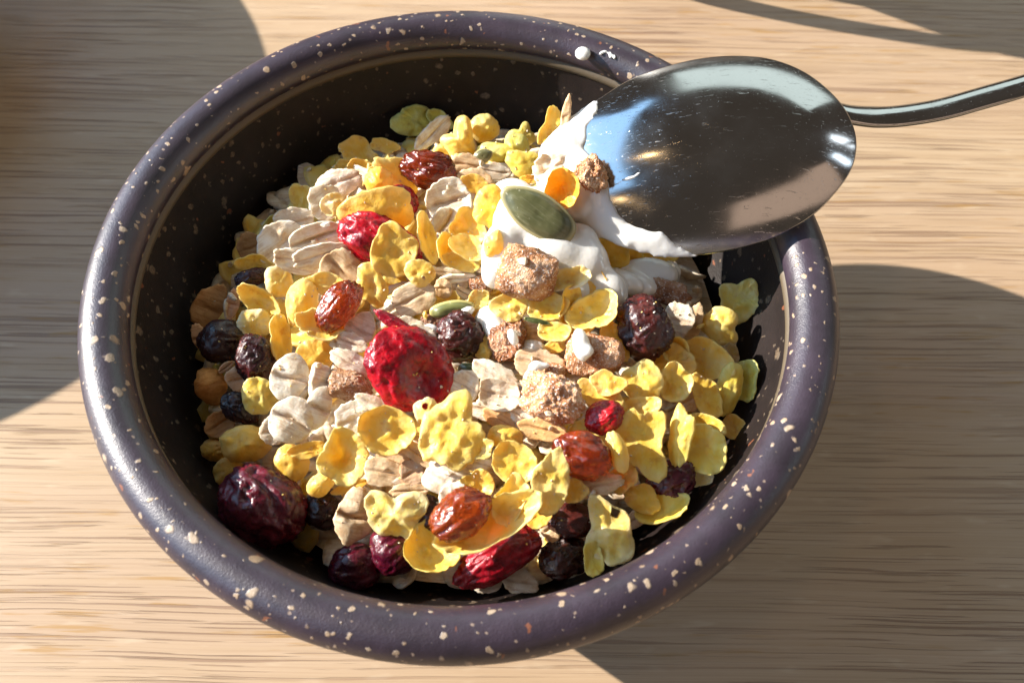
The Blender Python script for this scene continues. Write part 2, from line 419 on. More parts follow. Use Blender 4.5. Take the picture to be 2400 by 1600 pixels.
fv, ff = lathe(P2([(35.4, 5.8), (34.8, 1.0), (34.2, 0.2), (31.6, 0.2), (31.0, 1.0), (30.6, 5.8)]), 96, None, True)
mesh_obj('foot_ring', fv, ff, M['lip'], bowl)

# unseen bowl and cup, added and shaped to cast the table's outer shadows
sb = tag(empty('shadow_bowl', (-0.262, 0.1035, 0)), 'unseen large clay bowl added to cast the upper left shadow', 'bowl')
v, f = lathe(P2([(0.01, 3), (55, 3), (78, 16), (92, 34), (98.5, 50), (100.5, 53.0), (102.6, 52.6), (102.6, 50), (97, 32), (82, 12), (60, 1.4), (0.01, 1.4)]), 96)
mesh_obj('wall', v, f, M['clay'], sb)
v, f = lathe(P2([(58, 1.5), (57, 0.2), (53, 0.2), (52, 1.5)]), 64, None, True)
mesh_obj('foot_ring', v, f, M['clay'], sb)
shadow_mug = tag(empty('shadow_mug', (0.0475, 0.1985, 0)), 'unseen cream cup added to cast the upper right shadow', 'shadow_mug')
v, f = lathe(P2([(0.01, 5), (32, 5), (34.5, 9), (36, 45), (46.5, 66), (47.5, 92), (48.7, 93.5), (50, 92), (49, 65), (38.5, 44), (37, 4), (34, 0.3), (0.01, 0.3)]), 72)
mesh_obj('cup_wall', v, f, M['cup'], shadow_mug)
def tube(path, radii, seg=12, flat=None):
    v = []; f = []; n = len(path)
    for i, p in enumerate(path):
        t = (path[min(i + 1, n - 1)] - path[max(i - 1, 0)]).normalized()
        a = t.orthogonal().normalized() if flat is None else (flat - t * flat.dot(t)).normalized()
        b = t.cross(a)
        ra, rb = radii(i / (n - 1))
        for s in range(seg):
            q = 2 * math.pi * s / seg
            c_, s_ = math.cos(q), math.sin(q)
            e = 1.0
            v.append(p + b * ra * math.copysign(abs(c_) ** e, c_) + a * rb * math.copysign(abs(s_) ** e, s_))
    for i in range(n - 1):
        for s in range(seg):
            s2 = (s + 1) % seg
            f.append((i * seg + s, i * seg + s2, (i + 1) * seg + s2, (i + 1) * seg + s))
    f.append(tuple(range(seg))[::-1]); f.append(tuple((n - 1) * seg + s for s in range(seg)))
    return v, f
hd = Vector((-0.232, -0.973, 0))
hp = spline([hd * (35.5 * mm) + Vector((0, 0, 9 * mm)), hd * (45 * mm) + Vector((0, 0, 13 * mm)), hd * (48.5 * mm) + Vector((0, 0, 30 * mm)), hd * (48 * mm) + Vector((0, 0, 52 * mm)), hd * (46 * mm) + Vector((0, 0, 62 * mm))], 8)
v, f = tube(hp, lambda t: (0.0015, 0.0036))
mesh_obj('handle', v, f, M['cup'], shadow_mug)

# ------------------------------------------------------------------ spoon
def plane_from(a, b, c):
    n = (b - a).cross(c - a).normalized()
    if n.dot(CAM - a) < 0: n.negate()
    return a, n
SP_O, SP_N = plane_from(at_z(1261, 430, 0.0590), at_z(2007, 330, 0.0705), at_z(1740, 133, 0.0745))
def to_plane(px, py, o=None, n=None):
    o = o or SP_O; n = n or SP_N
    d = pix_ray(px, py); return CAM + d * ((o - CAM).dot(n) / d.dot(n))
OUTL = [(1410, 230), (1480, 188), (1564, 158), (1650, 139), (1736, 134), (1812, 143), (1885, 172), (1946, 219), (1985, 268), (2004, 320), (2004, 365), (1991, 405), (1962, 447), (1908, 503), (1831, 550), (1736, 582), (1640, 599), (1564, 598), (1487, 582), (1410, 552), (1340, 518), (1288, 474), (1262, 425), (1275, 365), (1325, 292)]
outl = spline([to_plane(x, y) for x, y in OUTL], 5, True)
spc = sum(outl, Vector()) / len(outl)
spc = spc.lerp(to_plane(1720, 352), 0.75)
SDEP = 0.0082
def spoon_pt(s, q): return spc + (q - spc) * s + SP_N * (SDEP * (1 - s ** 2.3) + 0.0006)
spoon = tag(empty('spoon', spc), 'steel spoon turned upside down over the bowl rim with yogurt on its tip', 'spoon')
v = []; f = []; N = len(outl)
ss = [0.0001, .1, .2, .3, .4, .5, .6, .7, .78, .86, .92, .965, .99, 1.0]
for s in ss:
    for q in outl: v.append(spoon_pt(s, q) - spc)
for s in ss[::-1]:
    for q in outl: v.append(spoon_pt(s * 0.994, q) - SP_N * 0.0011 - spc)
R_ = len(ss) * 2
for i in range(R_ - 1):
    for j in range(N):
        j2 = (j + 1) % N
        f.append((i * N + j, (i + 1) * N + j, (i + 1) * N + j2, i * N + j2))
o = mesh_obj('bowl', v, f, M['steel'], spoon)
bm = bmesh.new(); bm.from_mesh(o.data); bmesh.ops.recalc_face_normals(bm, faces=bm.faces); bm.to_mesh(o.data); bm.free()
hpts = [(1935, 250, .0698), (1975, 266, .0690), (2020, 273, .0684), (2070, 275, .0683), (2130, 270, .0690), (2210, 256, .0706), (2300, 231, .0730), (2400, 202, .0760), (2560, 150, .082), (2760, 85, .090), (3000, 10, .099)]
hp = spline([at_z(*p) - spc for p in hpts], 6)
v, f = tube(hp, lambda t: (0.0021 + 0.0006 * min(1, t * 4), 0.0014), 24, Vector((0.0, 0.12, 0.99)).normalized())
o = mesh_obj('handle', v, f, M['steel'], spoon)

def spoon_surf(px, py):
    d = pix_ray(px, py)
    base = to_plane(px, py)
    # nearest outline direction gives the ring parameter
    e1 = (to_plane(2007, 330) - to_plane(1261, 430)).normalized(); e2 = SP_N.cross(e1)
    p = base
    for _ in range(4):
        rel = p - spc; rel -= SP_N * rel.dot(SP_N)
        a = math.atan2(rel.dot(e2), rel.dot(e1))
        best = min(outl, key=lambda q: abs((math.atan2((q - spc).dot(e2), (q - spc).dot(e1)) - a + math.pi) % (2 * math.pi) - math.pi))
        s = min(1.0, rel.length / max(1e-6, (best - spc).length))
        h = SDEP * (1 - s ** 2.3) + 0.0006
        oo = SP_O + SP_N * h
        p = CAM + d * ((oo - CAM).dot(SP_N) / d.dot(SP_N))
    rel = (p - spc); rel -= SP_N * rel.dot(SP_N); L = rel.length
    n = SP_N
    if L > 1e-6:
        R0 = L / max(s, 1e-3)
        slope = SDEP * 2.3 * s ** 1.3 / R0
        n = (SP_N + rel.normalized() * slope).normalized()
    return p, n

# ------------------------------------------------------------------ muesli pieces: shapes
rng = random.Random(7)
def n3(x, y, z, sc, sd): return noise.noise(Vector((x * sc + sd * 3.17, y * sc - sd * 1.31, z * sc + sd * 2.11)))
def flake(w, h, sd, cup=0.25, rim=0.0, bump=0.0, fold=0.0, curl=0.0, ca=0.0, ragged=0.05, lobes=0.10, th=0.0005, rough=0.00026, hole=None, nr=13, ns=46, ruffle=0.0, blis=0, groove=0.0, twist=0.0, notch=None):
    r_ = random.Random(sd)
    ph = [r_.uniform(0, 6.28) for _ in range(6)]
    am = [0, 0, lobes * r_.uniform(.2, .6), lobes * r_.uniform(.3, .9), lobes * r_.uniform(.2, .7), lobes * r_.uniform(.1, .5)]
    s = min(w, h) / 2
    bl = [(r_.uniform(.15, .8), r_.uniform(0, 6.28), r_.uniform(.10, .22), r_.choice((1, 1, 1, -1)) * r_.uniform(.05, .13)) for _ in range(blis)]
    bl = [(q * math.cos(a_), q * math.sin(a_), c_, d_) for q, a_, c_, d_ in bl]
    def pos(i, j):
        rho = i / nr; a = 2 * math.pi * j / ns
        R = 1 + sum(am[k] * math.cos(k * a + ph[k]) for k in range(2, 6))
        R += ragged * (noise.noise(Vector((math.cos(a) * 4.2, math.sin(a) * 4.2, sd * 1.7))) + 0.6 * noise.noise(Vector((math.cos(a) * 9.5, math.sin(a) * 9.5, sd * 2.9)))) * 1.3
        if notch:
            for (na, nw, nd) in notch:
                da = (a - na + math.pi) % (2 * math.pi) - math.pi
                R -= nd * math.exp(-(da / nw) ** 2)
        R = max(R, .25)
        x = rho * R * math.cos(a); y = rho * R * math.sin(a)
        z = cup * s * rho * rho + rim * s * rho ** 6 + bump * s * math.exp(-(rho / 0.42) ** 2) + fold * s * y * y
        if ruffle: z += ruffle * s * rho ** 3 * (noise.noise(Vector((math.cos(a) * 2.2, math.sin(a) * 2.2, sd * 3.3))) + .7 * noise.noise(Vector((math.cos(a) * 5, math.sin(a) * 5, sd * 1.1))))
        for (bx, by, bc, bd) in bl: z += bd * s * math.exp(-((x - bx) ** 2 + (y - by) ** 2) / (bc * bc))
        if curl: z += curl * s * max(0, math.cos(a - ca)) ** 2 * rho ** 3
        if groove: z -= groove * math.exp(-((y + 0.06 * math.sin(x * 3 + sd)) / 0.10) ** 2) * (1 - rho ** 4)
        X, Y = x * w / 2, y * h / 2
        if twist:
            t_ = twist * x; Y, z = Y * math.cos(t_) - z * math.sin(t_), Y * math.sin(t_) + z * math.cos(t_)
        z += rough * (n3(X, Y, 0, 330, sd) * 1.6 + n3(X, Y, 0, 900, sd) * .4)
        return X, Y, z, x, y, rho
    V = []; UV = []; F = []
    X, Y, z, x, y, rho = pos(0, 0)
    V.append((X, Y, z + th / 2)); UV.append((.5, .5))
    for i in range(1, nr + 1):
        for j in range(ns):
            X, Y, z, x, y, rho = pos(i, j)
            e = th / 2 * (1 - 0.45 * rho ** 8)
            V.append((X, Y, z + e)); UV.append((.5 + .5 * rho * math.cos(2 * math.pi * j / ns), .5 + .5 * rho * math.sin(2 * math.pi * j / ns)))
    nb = len(V)
    for (X, Y, z) in V[:nb]:
        V_ = None
    X, Y, z, x, y, rho = pos(0, 0)
    V.append((X, Y, z - th / 2)); UV.append((.5, .5))
    for i in range(1, nr + 1):
        for j in range(ns):
            X, Y, z, x, y, rho = pos(i, j)
            e = th / 2 * (1 - 0.45 * rho ** 8)
            V.append((X, Y, z - e)); UV.append((.5 + .5 * rho * math.cos(2 * math.pi * j / ns), .5 + .5 * rho * math.sin(2 * math.pi * j / ns)))
    skip = set()
    if hole:
        hx, hy, hr = hole
        for i in range(1, nr):
            for j in range(ns):
                X, Y, z, x, y, rho = pos(i + .5, j + .5)
                if math.hypot(x - hx, y - hy) < hr: skip.add((i, j))
    for base, fl in ((0, False), (nb, True)):
        for j in range(ns):
            j2 = (j + 1) % ns
            t = (base, base + 1 + j, base + 1 + j2)
            F.append(t[::-1] if fl else t)
        for i in range(1, nr):
            for j in range(ns):
                if (i, j) in skip: continue
                j2 = (j + 1) % ns
                q = (base + 1 + (i - 1) * ns + j, base + 1 + i * ns + j, base + 1 + i * ns + j2, base + 1 + (i - 1) * ns + j2)
                F.append(q[::-1] if fl else q)
    a0 = 1 + (nr - 1) * ns
    for j in range(ns):
        j2 = (j + 1) % ns
        F.append((a0 + j, nb + a0 + j, nb + a0 + j2, a0 + j2))
    if skip:
        for (i, j) in skip:            # walls of the hole
            for (di, dj, a, b) in ((-1, 0, (i - 1, j), (i - 1, j + 1)), (1, 0, (i, j + 1), (i, j)), (0, -1, (i, j), (i - 1, j)), (0, 1, (i - 1, j + 1), (i, j + 1))):
                if (i + di, (j + dj) % ns) not in skip:
                    A = 1 + a[0] * ns + a[1] % ns; B = 1 + b[0] * ns + b[1] % ns
                    F.append((A, B, nb + B, nb + A))
    return V, F, UV

_ico = {}
def ico(n):
    if n not in _ico:
        bm = bmesh.new(); bmesh.ops.create_icosphere(bm, subdivisions=n, radius=1.0)
        bm.verts.ensure_lookup_table()
        _ico[n] = ([v.co.copy() for v in bm.verts], [tuple(v.index for v in f.verts) for f in bm.faces]); bm.free()
    return _ico[n]
def berry(w, h, t, sd, wr=0.11, fr=2.6, sub=5, hollow=None, knob=0.0, elong=0.5):
    vs, fs = ico(sub); V = []
    for d in vs:
        q = Vector((d.x * fr * elong, d.y * fr, d.z * fr)) + Vector((sd * 5.3, sd * 2.7, -sd * 3.9))
        wp = Vector((noise.noise(q * .9), noise.noise(q * .9 + Vector((9, 4, 2))), noise.noise(q * .9 + Vector((3, 7, 8)))))
        q2 = q + wp * 0.8
        rdg = 1 - abs(noise.noise(q2)) * 2.2
        rdg2 = 1 - abs(noise.noise(q2 * 2.3)) * 2.2
        low = noise.noise(d * 1.3 + Vector((sd, sd, sd)))
        k = 1 + low * 0.14 + wr * (rdg - .45) + wr * .45 * (rdg2 - .45) + wr * .12 * noise.noise(q * 7)
        if knob: k += knob * max(0, noise.noise(q * 2.4))
        p = Vector((d.x * w / 2 * k, d.y * h / 2 * k, d.z * t / 2 * k))
        if hollow:
            hx, hy, hr, hd_ = hollow
            rr = math.hypot(d.x - hx, (d.y - hy)) / hr
            if d.z > 0: p.z -= hd_ * t * math.exp(-rr * rr)
        V.append(p)
    return V, fs, None
def chunk(w, h, t, sd, box=0.55, rough=0.07, sub=5):
    vs, fs = ico(sub); V = []
    r_ = random.Random(sd)
    cuts = []
    for _ in range(7):
        cuts.append((Vector((r_.gauss(0, 1), r_.gauss(0, 1), r_.gauss(0, 1))).normalized(), r_.uniform(.62, .92)))
    for d in vs:
        m = max(abs(d.x), abs(d.y), abs(d.z))
        p = d.lerp(d / m * 0.86, box)
        for n_, k_ in cuts:
            e = p.dot(n_) - k_
            if e > 0: p = p - n_ * e * 0.85
        q = d * 2.4 + Vector((sd * 3.1, -sd, sd * 1.7))
        kk = 1 + rough * 1.4 * noise.noise(q) + rough * noise.noise(q * 2.7) + rough * .8 * noise.noise(q * 6.1) + rough * .55 * noise.noise(q * 13)
        V.append(Vector((p.x * w / 2 * kk, p.y * h / 2 * kk, p.z * t / 2 * kk)))
    return V, fs, None
def seed_shape(w, h, sd, t=0.0027):
    nr, ns = 12, 44; V = []; UV = []; F = []
    def outline(a):
        c, s_ = math.cos(a), math.sin(a)
        e_ = math.copysign(abs(s_) ** 0.78, s_)
        y = e_ * (1 - 0.28 * max(0, c) ** 2) if c > 0 else e_
        return c * (1 + 0.05 * max(0, c) ** 6), y
    for side in (1, -1):
        V.append((0, 0, side * t / 2)); UV.append((.5, .5))
        for i in range(1, nr + 1):
            for j in range(ns):
                rho = i / nr; a = 2 * math.pi * j / ns
                x, y = outline(a)
                z = t / 2 * (1 - min(1, rho / .88) ** 4) ** .7 if rho < .88 else 0
                z += 0.0004 * math.exp(-((rho - .95) / .05) ** 2) + 0.00018
                V.append((x * rho * w / 2, y * rho * h / 2, side * z)); UV.append((.5 + .5 * rho * math.cos(a), .5 + .5 * rho * math.sin(a)))
    nb = len(V) // 2
    for base, fl in ((0, False), (nb, True)):
        for j in range(ns):
            t_ = (base, base + 1 + j, base + 1 + (j + 1) % ns); F.append(t_[::-1] if fl else t_)
        for i in range(1, nr):
            for j in range(ns):
                j2 = (j + 1) % ns
                q = (base + 1 + (i - 1) * ns + j, base + 1 + i * ns + j, base + 1 + i * ns + j2, base + 1 + (i - 1) * ns + j2)
                F.append(q[::-1] if fl else q)
    a0 = 1 + (nr - 1) * ns
    for j in range(ns):
        j2 = (j + 1) % ns; F.append((a0 + j, nb + a0 + j, nb + a0 + j2, a0 + j2))
    return V, F, UV

CATS = {'corn': ('corn_flake', 'corn flake', 'corn flakes in the muesli'), 'oat': ('oat_flake', 'oat flake', 'rolled oats in the muesli'),
        'raisin': ('raisin', 'raisin', 'raisins in the muesli'), 'amber': ('raisin', 'raisin', 'raisins in the muesli'),
        'cran': ('cranberry', 'dried cranberry', 'dried cranberries in the muesli'), 'dark': ('cranberry', 'dried cranberry', 'dried cranberries in the muesli'),
        'date': ('date_piece', 'date piece', 'chopped dates in the muesli'), 'seed': ('pumpkin_seed', 'pumpkin seed', 'pumpkin seeds in the muesli'),
        'sun': ('sunflower_seed', 'sunflower seed', 'sunflower seeds in the muesli')}
LABELS = set()
count = [0]
def frame(px, py, a, rx, ry):
    d = pix_ray(px, py).normalized()
    Z = -d
    X = rt - Z * rt.dot(Z); X.normalize(); Y = Z.cross(X)
    m = Matrix((X, Y, Z)).transposed()
    return m @ Matrix.Rotation(rad(a), 3, 'Z') @ Matrix.Rotation(rad(rx), 3, 'X') @ Matrix.Rotation(rad(ry), 3, 'Y')
def P(kind, x, y, w, h, a, rx, ry, lift, label, col=None, z=None, spoon_h=None, t=None, **kw):
    count[0] += 1; sd = count[0]
    if spoon_h is not None:
        p, n = spoon_surf(x, y); p = p + (CAM - p).normalized() * spoon_h * mm; dep = (p - CAM).dot(fw)
    elif z is not None:
        p = at_z(x, y, z); dep = (p - CAM).dot(fw)
    else:
        p, dep = on_mound(x, y, lift * mm)
    sc = dep / FPX
    W, H = w * sc / max(.4, math.cos(rad(ry))), h * sc / max(.4, math.cos(rad(rx)))
    T = (t * sc) if t else min(W, H) * 0.85
    if kind == 'corn':
        o_ = dict(ruffle=.20, blis=4)
        if kw.get('cup', 0) < -.3: o_ = dict(ruffle=.05, blis=4)
        o_.update(kw); g = flake(W, H, sd, **o_); mt = M['corn']
    elif kind == 'oat':
        o_ = dict(cup=0.06, ragged=0.075, lobes=0.07, th=0.0008, groove=0.0003, rough=0.0002, ruffle=.07, blis=1); o_.update(kw)
        g = flake(W, H, sd, **o_); mt = M['oat']
    elif kind in ('raisin', 'amber', 'cran', 'dark'):
        g = berry(W, H, T, sd, **kw); mt = M[{'raisin': 'raisin', 'amber': 'amber', 'cran': 'cranberry', 'dark': 'darkberry'}[kind]]
    elif kind == 'date': g = chunk(W, H, T, sd, **kw); mt = M['date']
    else: g = seed_shape(W, H, sd, **({'t': T} if t else {})); mt = M['seed']
    nm, cat, grp = CATS[kind]
    if 'almond' in label: nm, cat, grp = 'almond_piece', 'almond piece', 'almond pieces in the muesli'
    o = mesh_obj(nm, [tuple(q) for q in g[0]], g[1], mt, uvs=g[2])
    o.matrix_world = Matrix.Translation(p) @ frame(x, y, a, rx, ry).to_4x4()
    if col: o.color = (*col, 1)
    assert label not in LABELS, label
    LABELS.add(label)
    tag(o, label, cat, grp)
    return o
LIME = (0.86, 1.0, 0.95); OCH = (0.92, 0.80, 0.62); ORG = (1.04, 0.82, 0.5); PALE = (1.0, 1.06, 1.7); TAN = (0.93, 0.77, 0.58); BRN = (0.62, 0.40, 0.22); WHT = (1.06, 1.09, 1.15); GRY = (0.82, 0.80, 0.78)

# ---- back edge of the heap, left to right
P('corn', 976, 284, 112, 74, -8, -20, 10, 3.5, 'pale green corn flake sticking up at the back edge of the heap', LIME, cup=-.2, lobes=.16)
P('corn', 1030, 282, 70, 36, -30, -20, 0, 2.0, 'small green corn flake right behind the upright back flake', LIME, cup=.3)
P('oat', 1015, 312, 110, 45, 42, 0, 20, 3.2, 'white yogurt coated oat leaning on the back green corn flake', WHT)
P('corn', 838, 362, 98, 56, -18, -30, 0, 1.0, 'olive corn flake lowest against the dark back wall of the bowl', OCH, cup=.4, lobes=.14)
P('corn', 900, 345, 70, 34, -10, -30, 0, .5, 'thin olive corn flake behind the dark red bumpy raisin', OCH, cup=.3)
P('corn', 806, 397, 60, 40, 10, -10, 0, .5, 'shaded tan corn flake beneath the olive back flake', OCH, cup=.2)
P('corn', 845, 395, 70, 44, -8, 0, 0, 1.0, 'mustard corn flake between back wall and cranberry clump', OCH)
P('corn', 714, 462, 52, 84, 18, 0, -20, 1.2, 'folded yellow corn flake at the far left back corner', None, cup=.5, notch=[(1.2, .4, .3)])
P('oat', 793, 428, 106, 68, 18, -12, 0, 4.0, 'pinkish white oat flake left of the orange knobbed corn flake', (1.04, 1.0, 1.02), cup=-.15)
P('oat', 762, 474, 84, 84, 40, 0, 0, 3.0, 'cream oat flake under the pinkish white one', None)
P('corn', 783, 480, 62, 60, 0, 0, 0, 4.2, 'small pale corn flake tucked at the left of the red cranberry', PALE, bump=.4)
P('corn', 932, 420, 128, 74, -48, 10, 20, 4.5, 'bent yellow corn flake between knobbed flake and dark red raisin', None, cup=-.3, fold=-.3)
P('corn', 900, 395, 80, 40, 20, 0, 0, 3.0, 'pale yellow corn flake just left of the dark red raisin', None)
P('cran', 890, 566, 196, 112, -28, 15, 0, 5.0, 'bright red cranberry half hidden below the orange knobbed corn flake', None, t=110)
P('cran', 935, 470, 90, 70, -20, 0, 0, 3.0, 'red cranberry scrap peeping above the orange knobbed corn flake', None)
P('corn', 886, 496, 184, 106, 7, 22, 0, 9.5, 'wide yellow corn flake with an orange knob lying over a red cranberry', (1.02, .93, .75), cup=-.22, lobes=.12, bump=.18, notch=[(1.6, .3, .14)])
P('corn', 888, 428, 68, 66, 0, 10, 0, 10.5, 'round orange blister flake standing on the wide knobbed corn flake', ORG, cup=-.75, th=.0016, lobes=.05)
P('amber', 1006, 398, 132, 88, -14, 0, 0, 7.0, 'dark red bumpy raisin at the back of the heap', (.62, .42, .5), wr=.13, fr=3.4)
P('oat', 1052, 470, 112, 104, 20, 0, 0, 5.0, 'white oat with brown crease below the back raisin', WHT, cup=.22, groove=.0014)
P('oat', 1046, 520, 66, 70, 60, 10, 0, 4.6, 'small creased oat under the white brown creased oat', None, groove=.0012)
P('corn', 1078, 330, 84, 82, 10, 0, 0, 6.0, 'lumpy puffed yellow corn flake at the back centre', None, cup=-.7, lobes=.3, th=.002, rough=.0009)
P('corn', 1138, 303, 68, 66, 0, 10, 10, 6.0, 'round button shaped yellow corn flake at the back centre', None, cup=-.5, th=.0016, lobes=.05)
P('corn', 1098, 300, 46, 34, 20, 0, 0, 4.0, 'small pale green corn flake behind the round button flake', LIME)
P('oat', 1096, 388, 78, 56, -8, 0, 0, 4.0, 'pinkish oat just right of the back raisin', TAN)
P('sun', 1132, 366, 46, 34, 20, 0, 0, 3.4, 'grey sunflower seed under the round button flake', (1.3, 1.2, 1.2), t=20)
P('oat', 1160, 402, 76, 40, -6, 0, 0, 3.6, 'grey oat below the sunflower seed at the back', GRY)
P('oat', 1118, 424, 90, 56, -20, 0, 0, 4.0, 'beige oat sliver above the orange flake on the yogurt', TAN)
P('corn', 1114, 432, 74, 44, -25, 0, 0, 4.6, 'faint orange corn flake among beige oats at the back', OCH)
P('corn', 1202, 352, 110, 84, -20, -10, 0, 4.5, 'knotted olive corn flake left of the spoon tip', LIME, cup=-.5, lobes=.4, th=.0016, notch=[(.9, .3, .35)])
P('corn', 1225, 322, 54, 64, 15, 0, 0, 4.0, 'triangular olive corn flake rising behind the knotted one', (.9, .93, .8), cup=-.3, lobes=.25)
P('corn', 1232, 385, 100, 64, -15, 0, 0, 4.2, 'olive corn flake lobe drooping beside the spoon tip', (.95, .95, .7), cup=-.4)
# ---- left side of the heap
P('oat', 690, 520, 96, 70, 10, 0, 0, 2.6, 'bluish white oat at the shaded left back', WHT)
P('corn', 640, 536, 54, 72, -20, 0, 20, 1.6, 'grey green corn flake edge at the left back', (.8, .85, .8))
P('oat', 660, 572, 118, 112, 35, 0, 0, 3.0, 'broad blurred white oat at the left back shoulder', WHT, lobes=.03)
P('oat', 742, 556, 134, 70, 16, 12, 0, 7.6, 'long cream oat lying topmost on the left white oats', None, groove=.0016, cup=.15, ragged=.03, lobes=.02, ruffle=.03)
P('oat', 752, 598, 132, 58, 14, 20, 0, 6.6, 'ragged white oat directly under the long cream oat', WHT, ragged=.12)
P('oat', 700, 612, 120, 60, -12, 10, 0, 5.0, 'white oat sloping down left of the red cranberry', WHT)
P('oat', 800, 630, 100, 90, -40, 0, 0, 4.0, 'tan oat skin beneath the bright red cranberry', TAN, groove=.0003)
P('oat', 588, 580, 60, 74, 20, 0, 0, 1.5, 'brown almond skin piece in shade at the left back edge', BRN, groove=.0002)
P('corn', 602, 612, 92, 48, -10, 30, 0, 3.0, 'curled yellow corn flake above the blue black raisin', None, cup=.7)
P('raisin', 590, 650, 80, 42, 15, 0, 0, 3.0, 'blue black raisin bit under a curled yellow flake', (.8, .8, 1.3))
P('corn', 655, 660, 66, 78, 20, 0, 10, 4.4, 'pale puffed corn flake at the left under the white oats', PALE, cup=-.35, th=.0016)
P('corn', 612, 702, 112, 62, -38, 20, 0, 5.0, 'boat shaped yellow corn flake on the left edge', None, cup=.65)
P('corn', 598, 757, 84, 70, -15, 0, 0, 4.6, 'pale round corn flake above the two dark left raisins', PALE, cup=-.25)
P('oat', 492, 722, 76, 120, -25, 0, 0, 1.4, 'tan bran flake standing in shade at the far left', (.70, .46, .26), groove=.0003, lobes=.12)  # brown of the flake and its shade are both in this tint
P('oat', 545, 712, 32, 76, -12, 0, 0, 2.4, 'narrow pink brown oat beside the far left bran flake', (.72, .5, .42))
P('oat', 468, 790, 36, 66, 20, 0, 0, 1.0, 'pinkish oat scrap at the extreme left in shade', (.9, .65, .5))
P('raisin', 522, 800, 112, 104, 20, 0, 0, 3.4, 'smooth black raisin in deep shade at the far left', (.5, .5, .6), wr=.07)
P('raisin', 598, 842, 86, 118, 10, 0, 0, 4.6, 'wrinkled purple black raisin left of the tall white oats', (.8, .65, .9))
P('corn', 655, 792, 50, 112, 6, 0, 30, 4.6, 'upright strip of yellow corn flake left of centre', None, cup=.2)
P('corn', 703, 708, 74, 118, -14, 0, -10, 8.0, 'smooth puffed bright yellow corn flake left of the amber raisin', None, cup=-.75, th=.0022, lobes=.04, rough=.0003)
P('corn', 762, 664, 92, 52, -10, 0, 0, 6.0, 'flat yellow corn flake behind the upper amber raisin', None)
P('amber', 794, 716, 134, 84, 52, 0, 0, 9.0, 'glossy amber raisin resting on yellow flakes at upper left', (1.0, .8, .8), wr=.10, fr=3.0)
P('corn', 870, 668, 78, 102, 20, 0, 0, 5.6, 'pale yellow corn flake right of the upper amber raisin', None, cup=-.2, bump=-.4, lobes=.16)
P('corn', 752, 770, 116, 72, -10, -28, 0, 6.0, 'cupped yellow corn flake with beaded rim under the amber raisin', None, cup=.5, ragged=.08)
P('corn', 738, 834, 92, 80, -10, 0, 0, 4.0, 'plain mustard corn disc left of the big red cranberry', OCH, cup=-.15, lobes=.05)
P('oat', 844, 772, 66, 92, -25, 0, 0, 5.6, 'grey brown oat husk above the big red cranberry', GRY)
P('oat', 826, 804, 78, 46, -20, 0, 0, 5.0, 'small torn oat left of the big red cranberry', None, ragged=.12)
P('oat', 678, 884, 88, 116, -18, 0, 0, 7.5, 'upper of the two large white oats with creases at left', WHT, groove=.0012, ragged=.03, lobes=.02, cup=-.16, ruffle=.03, blis=0)
P('oat', 748, 894, 48, 92, -12, 0, 20, 7.0, 'white seed like oat standing beside the upper large white oat', WHT, th=.002)
P('oat', 684, 984, 104, 116, -28, 0, 0, 8.2, 'lower of the two large white oats with creases at left', WHT, groove=.0013, ragged=.03, lobes=.02, cup=-.16, ruffle=.03, blis=0)
P('oat', 746, 956, 60, 108, -18, 0, 10, 6.6, 'grey white oat squeezed between the two large white oats', WHT, groove=.001, ragged=.03, lobes=.02, cup=-.16, ruffle=.03, blis=0)
P('oat', 640, 1010, 60, 70, 20, 0, 0, 4.5, 'small oat showing under the lower large white oat', None)
P('date', 822, 900, 118, 86, -8, 0, 0, 5.0, 'brown floury date piece left of the big red cranberry', (.82, .78, .75))
P('oat', 826, 852, 112, 56, -30, 0, 0, 6.6, 'cream oat overlapping the brown date beside the red cranberry', None, cup=-.2)
P('cran', 962, 868, 214, 178, -38, -8, 10, 9.5, 'big bright red cranberry with a dark hollow in the centre', None, t=100, wr=.10, fr=2.2, elong=.8, hollow=(.28, -.02, .48, .42))
P('cran', 936, 764, 132, 30, -32, 0, 0, 9.0, 'thin pink peel of cranberry curling above the big red one', (.85, 1.0, 1.3), t=26)
P('almond' if False else 'oat', 494, 904, 72, 90, 25, 0, 0, 2.6, 'orange brown almond piece in shade at the left edge', (.86, .46, .16), groove=.0001, cup=-.5, th=.003)
P('oat', 556, 890, 48, 66, 20, 0, 0, 3.2, 'pinkish oat between almond piece and purple black raisin', (.98, .78, .66))
P('oat', 530, 860, 44, 20, 38, 0, 0, 3.0, 'thin oat splinter across the black left raisins', (.9, .65, .5))
P('corn', 608, 926, 82, 94, 12, 0, 0, 5.2, 'olive corn flake left of the large white oats', (.93, .93, .8), cup=-.2, lobes=.13)
P('raisin', 562, 956, 88, 68, -35, 0, 0, 3.0, 'blue black raisin under the olive left corn flake', (.5, .55, .9))
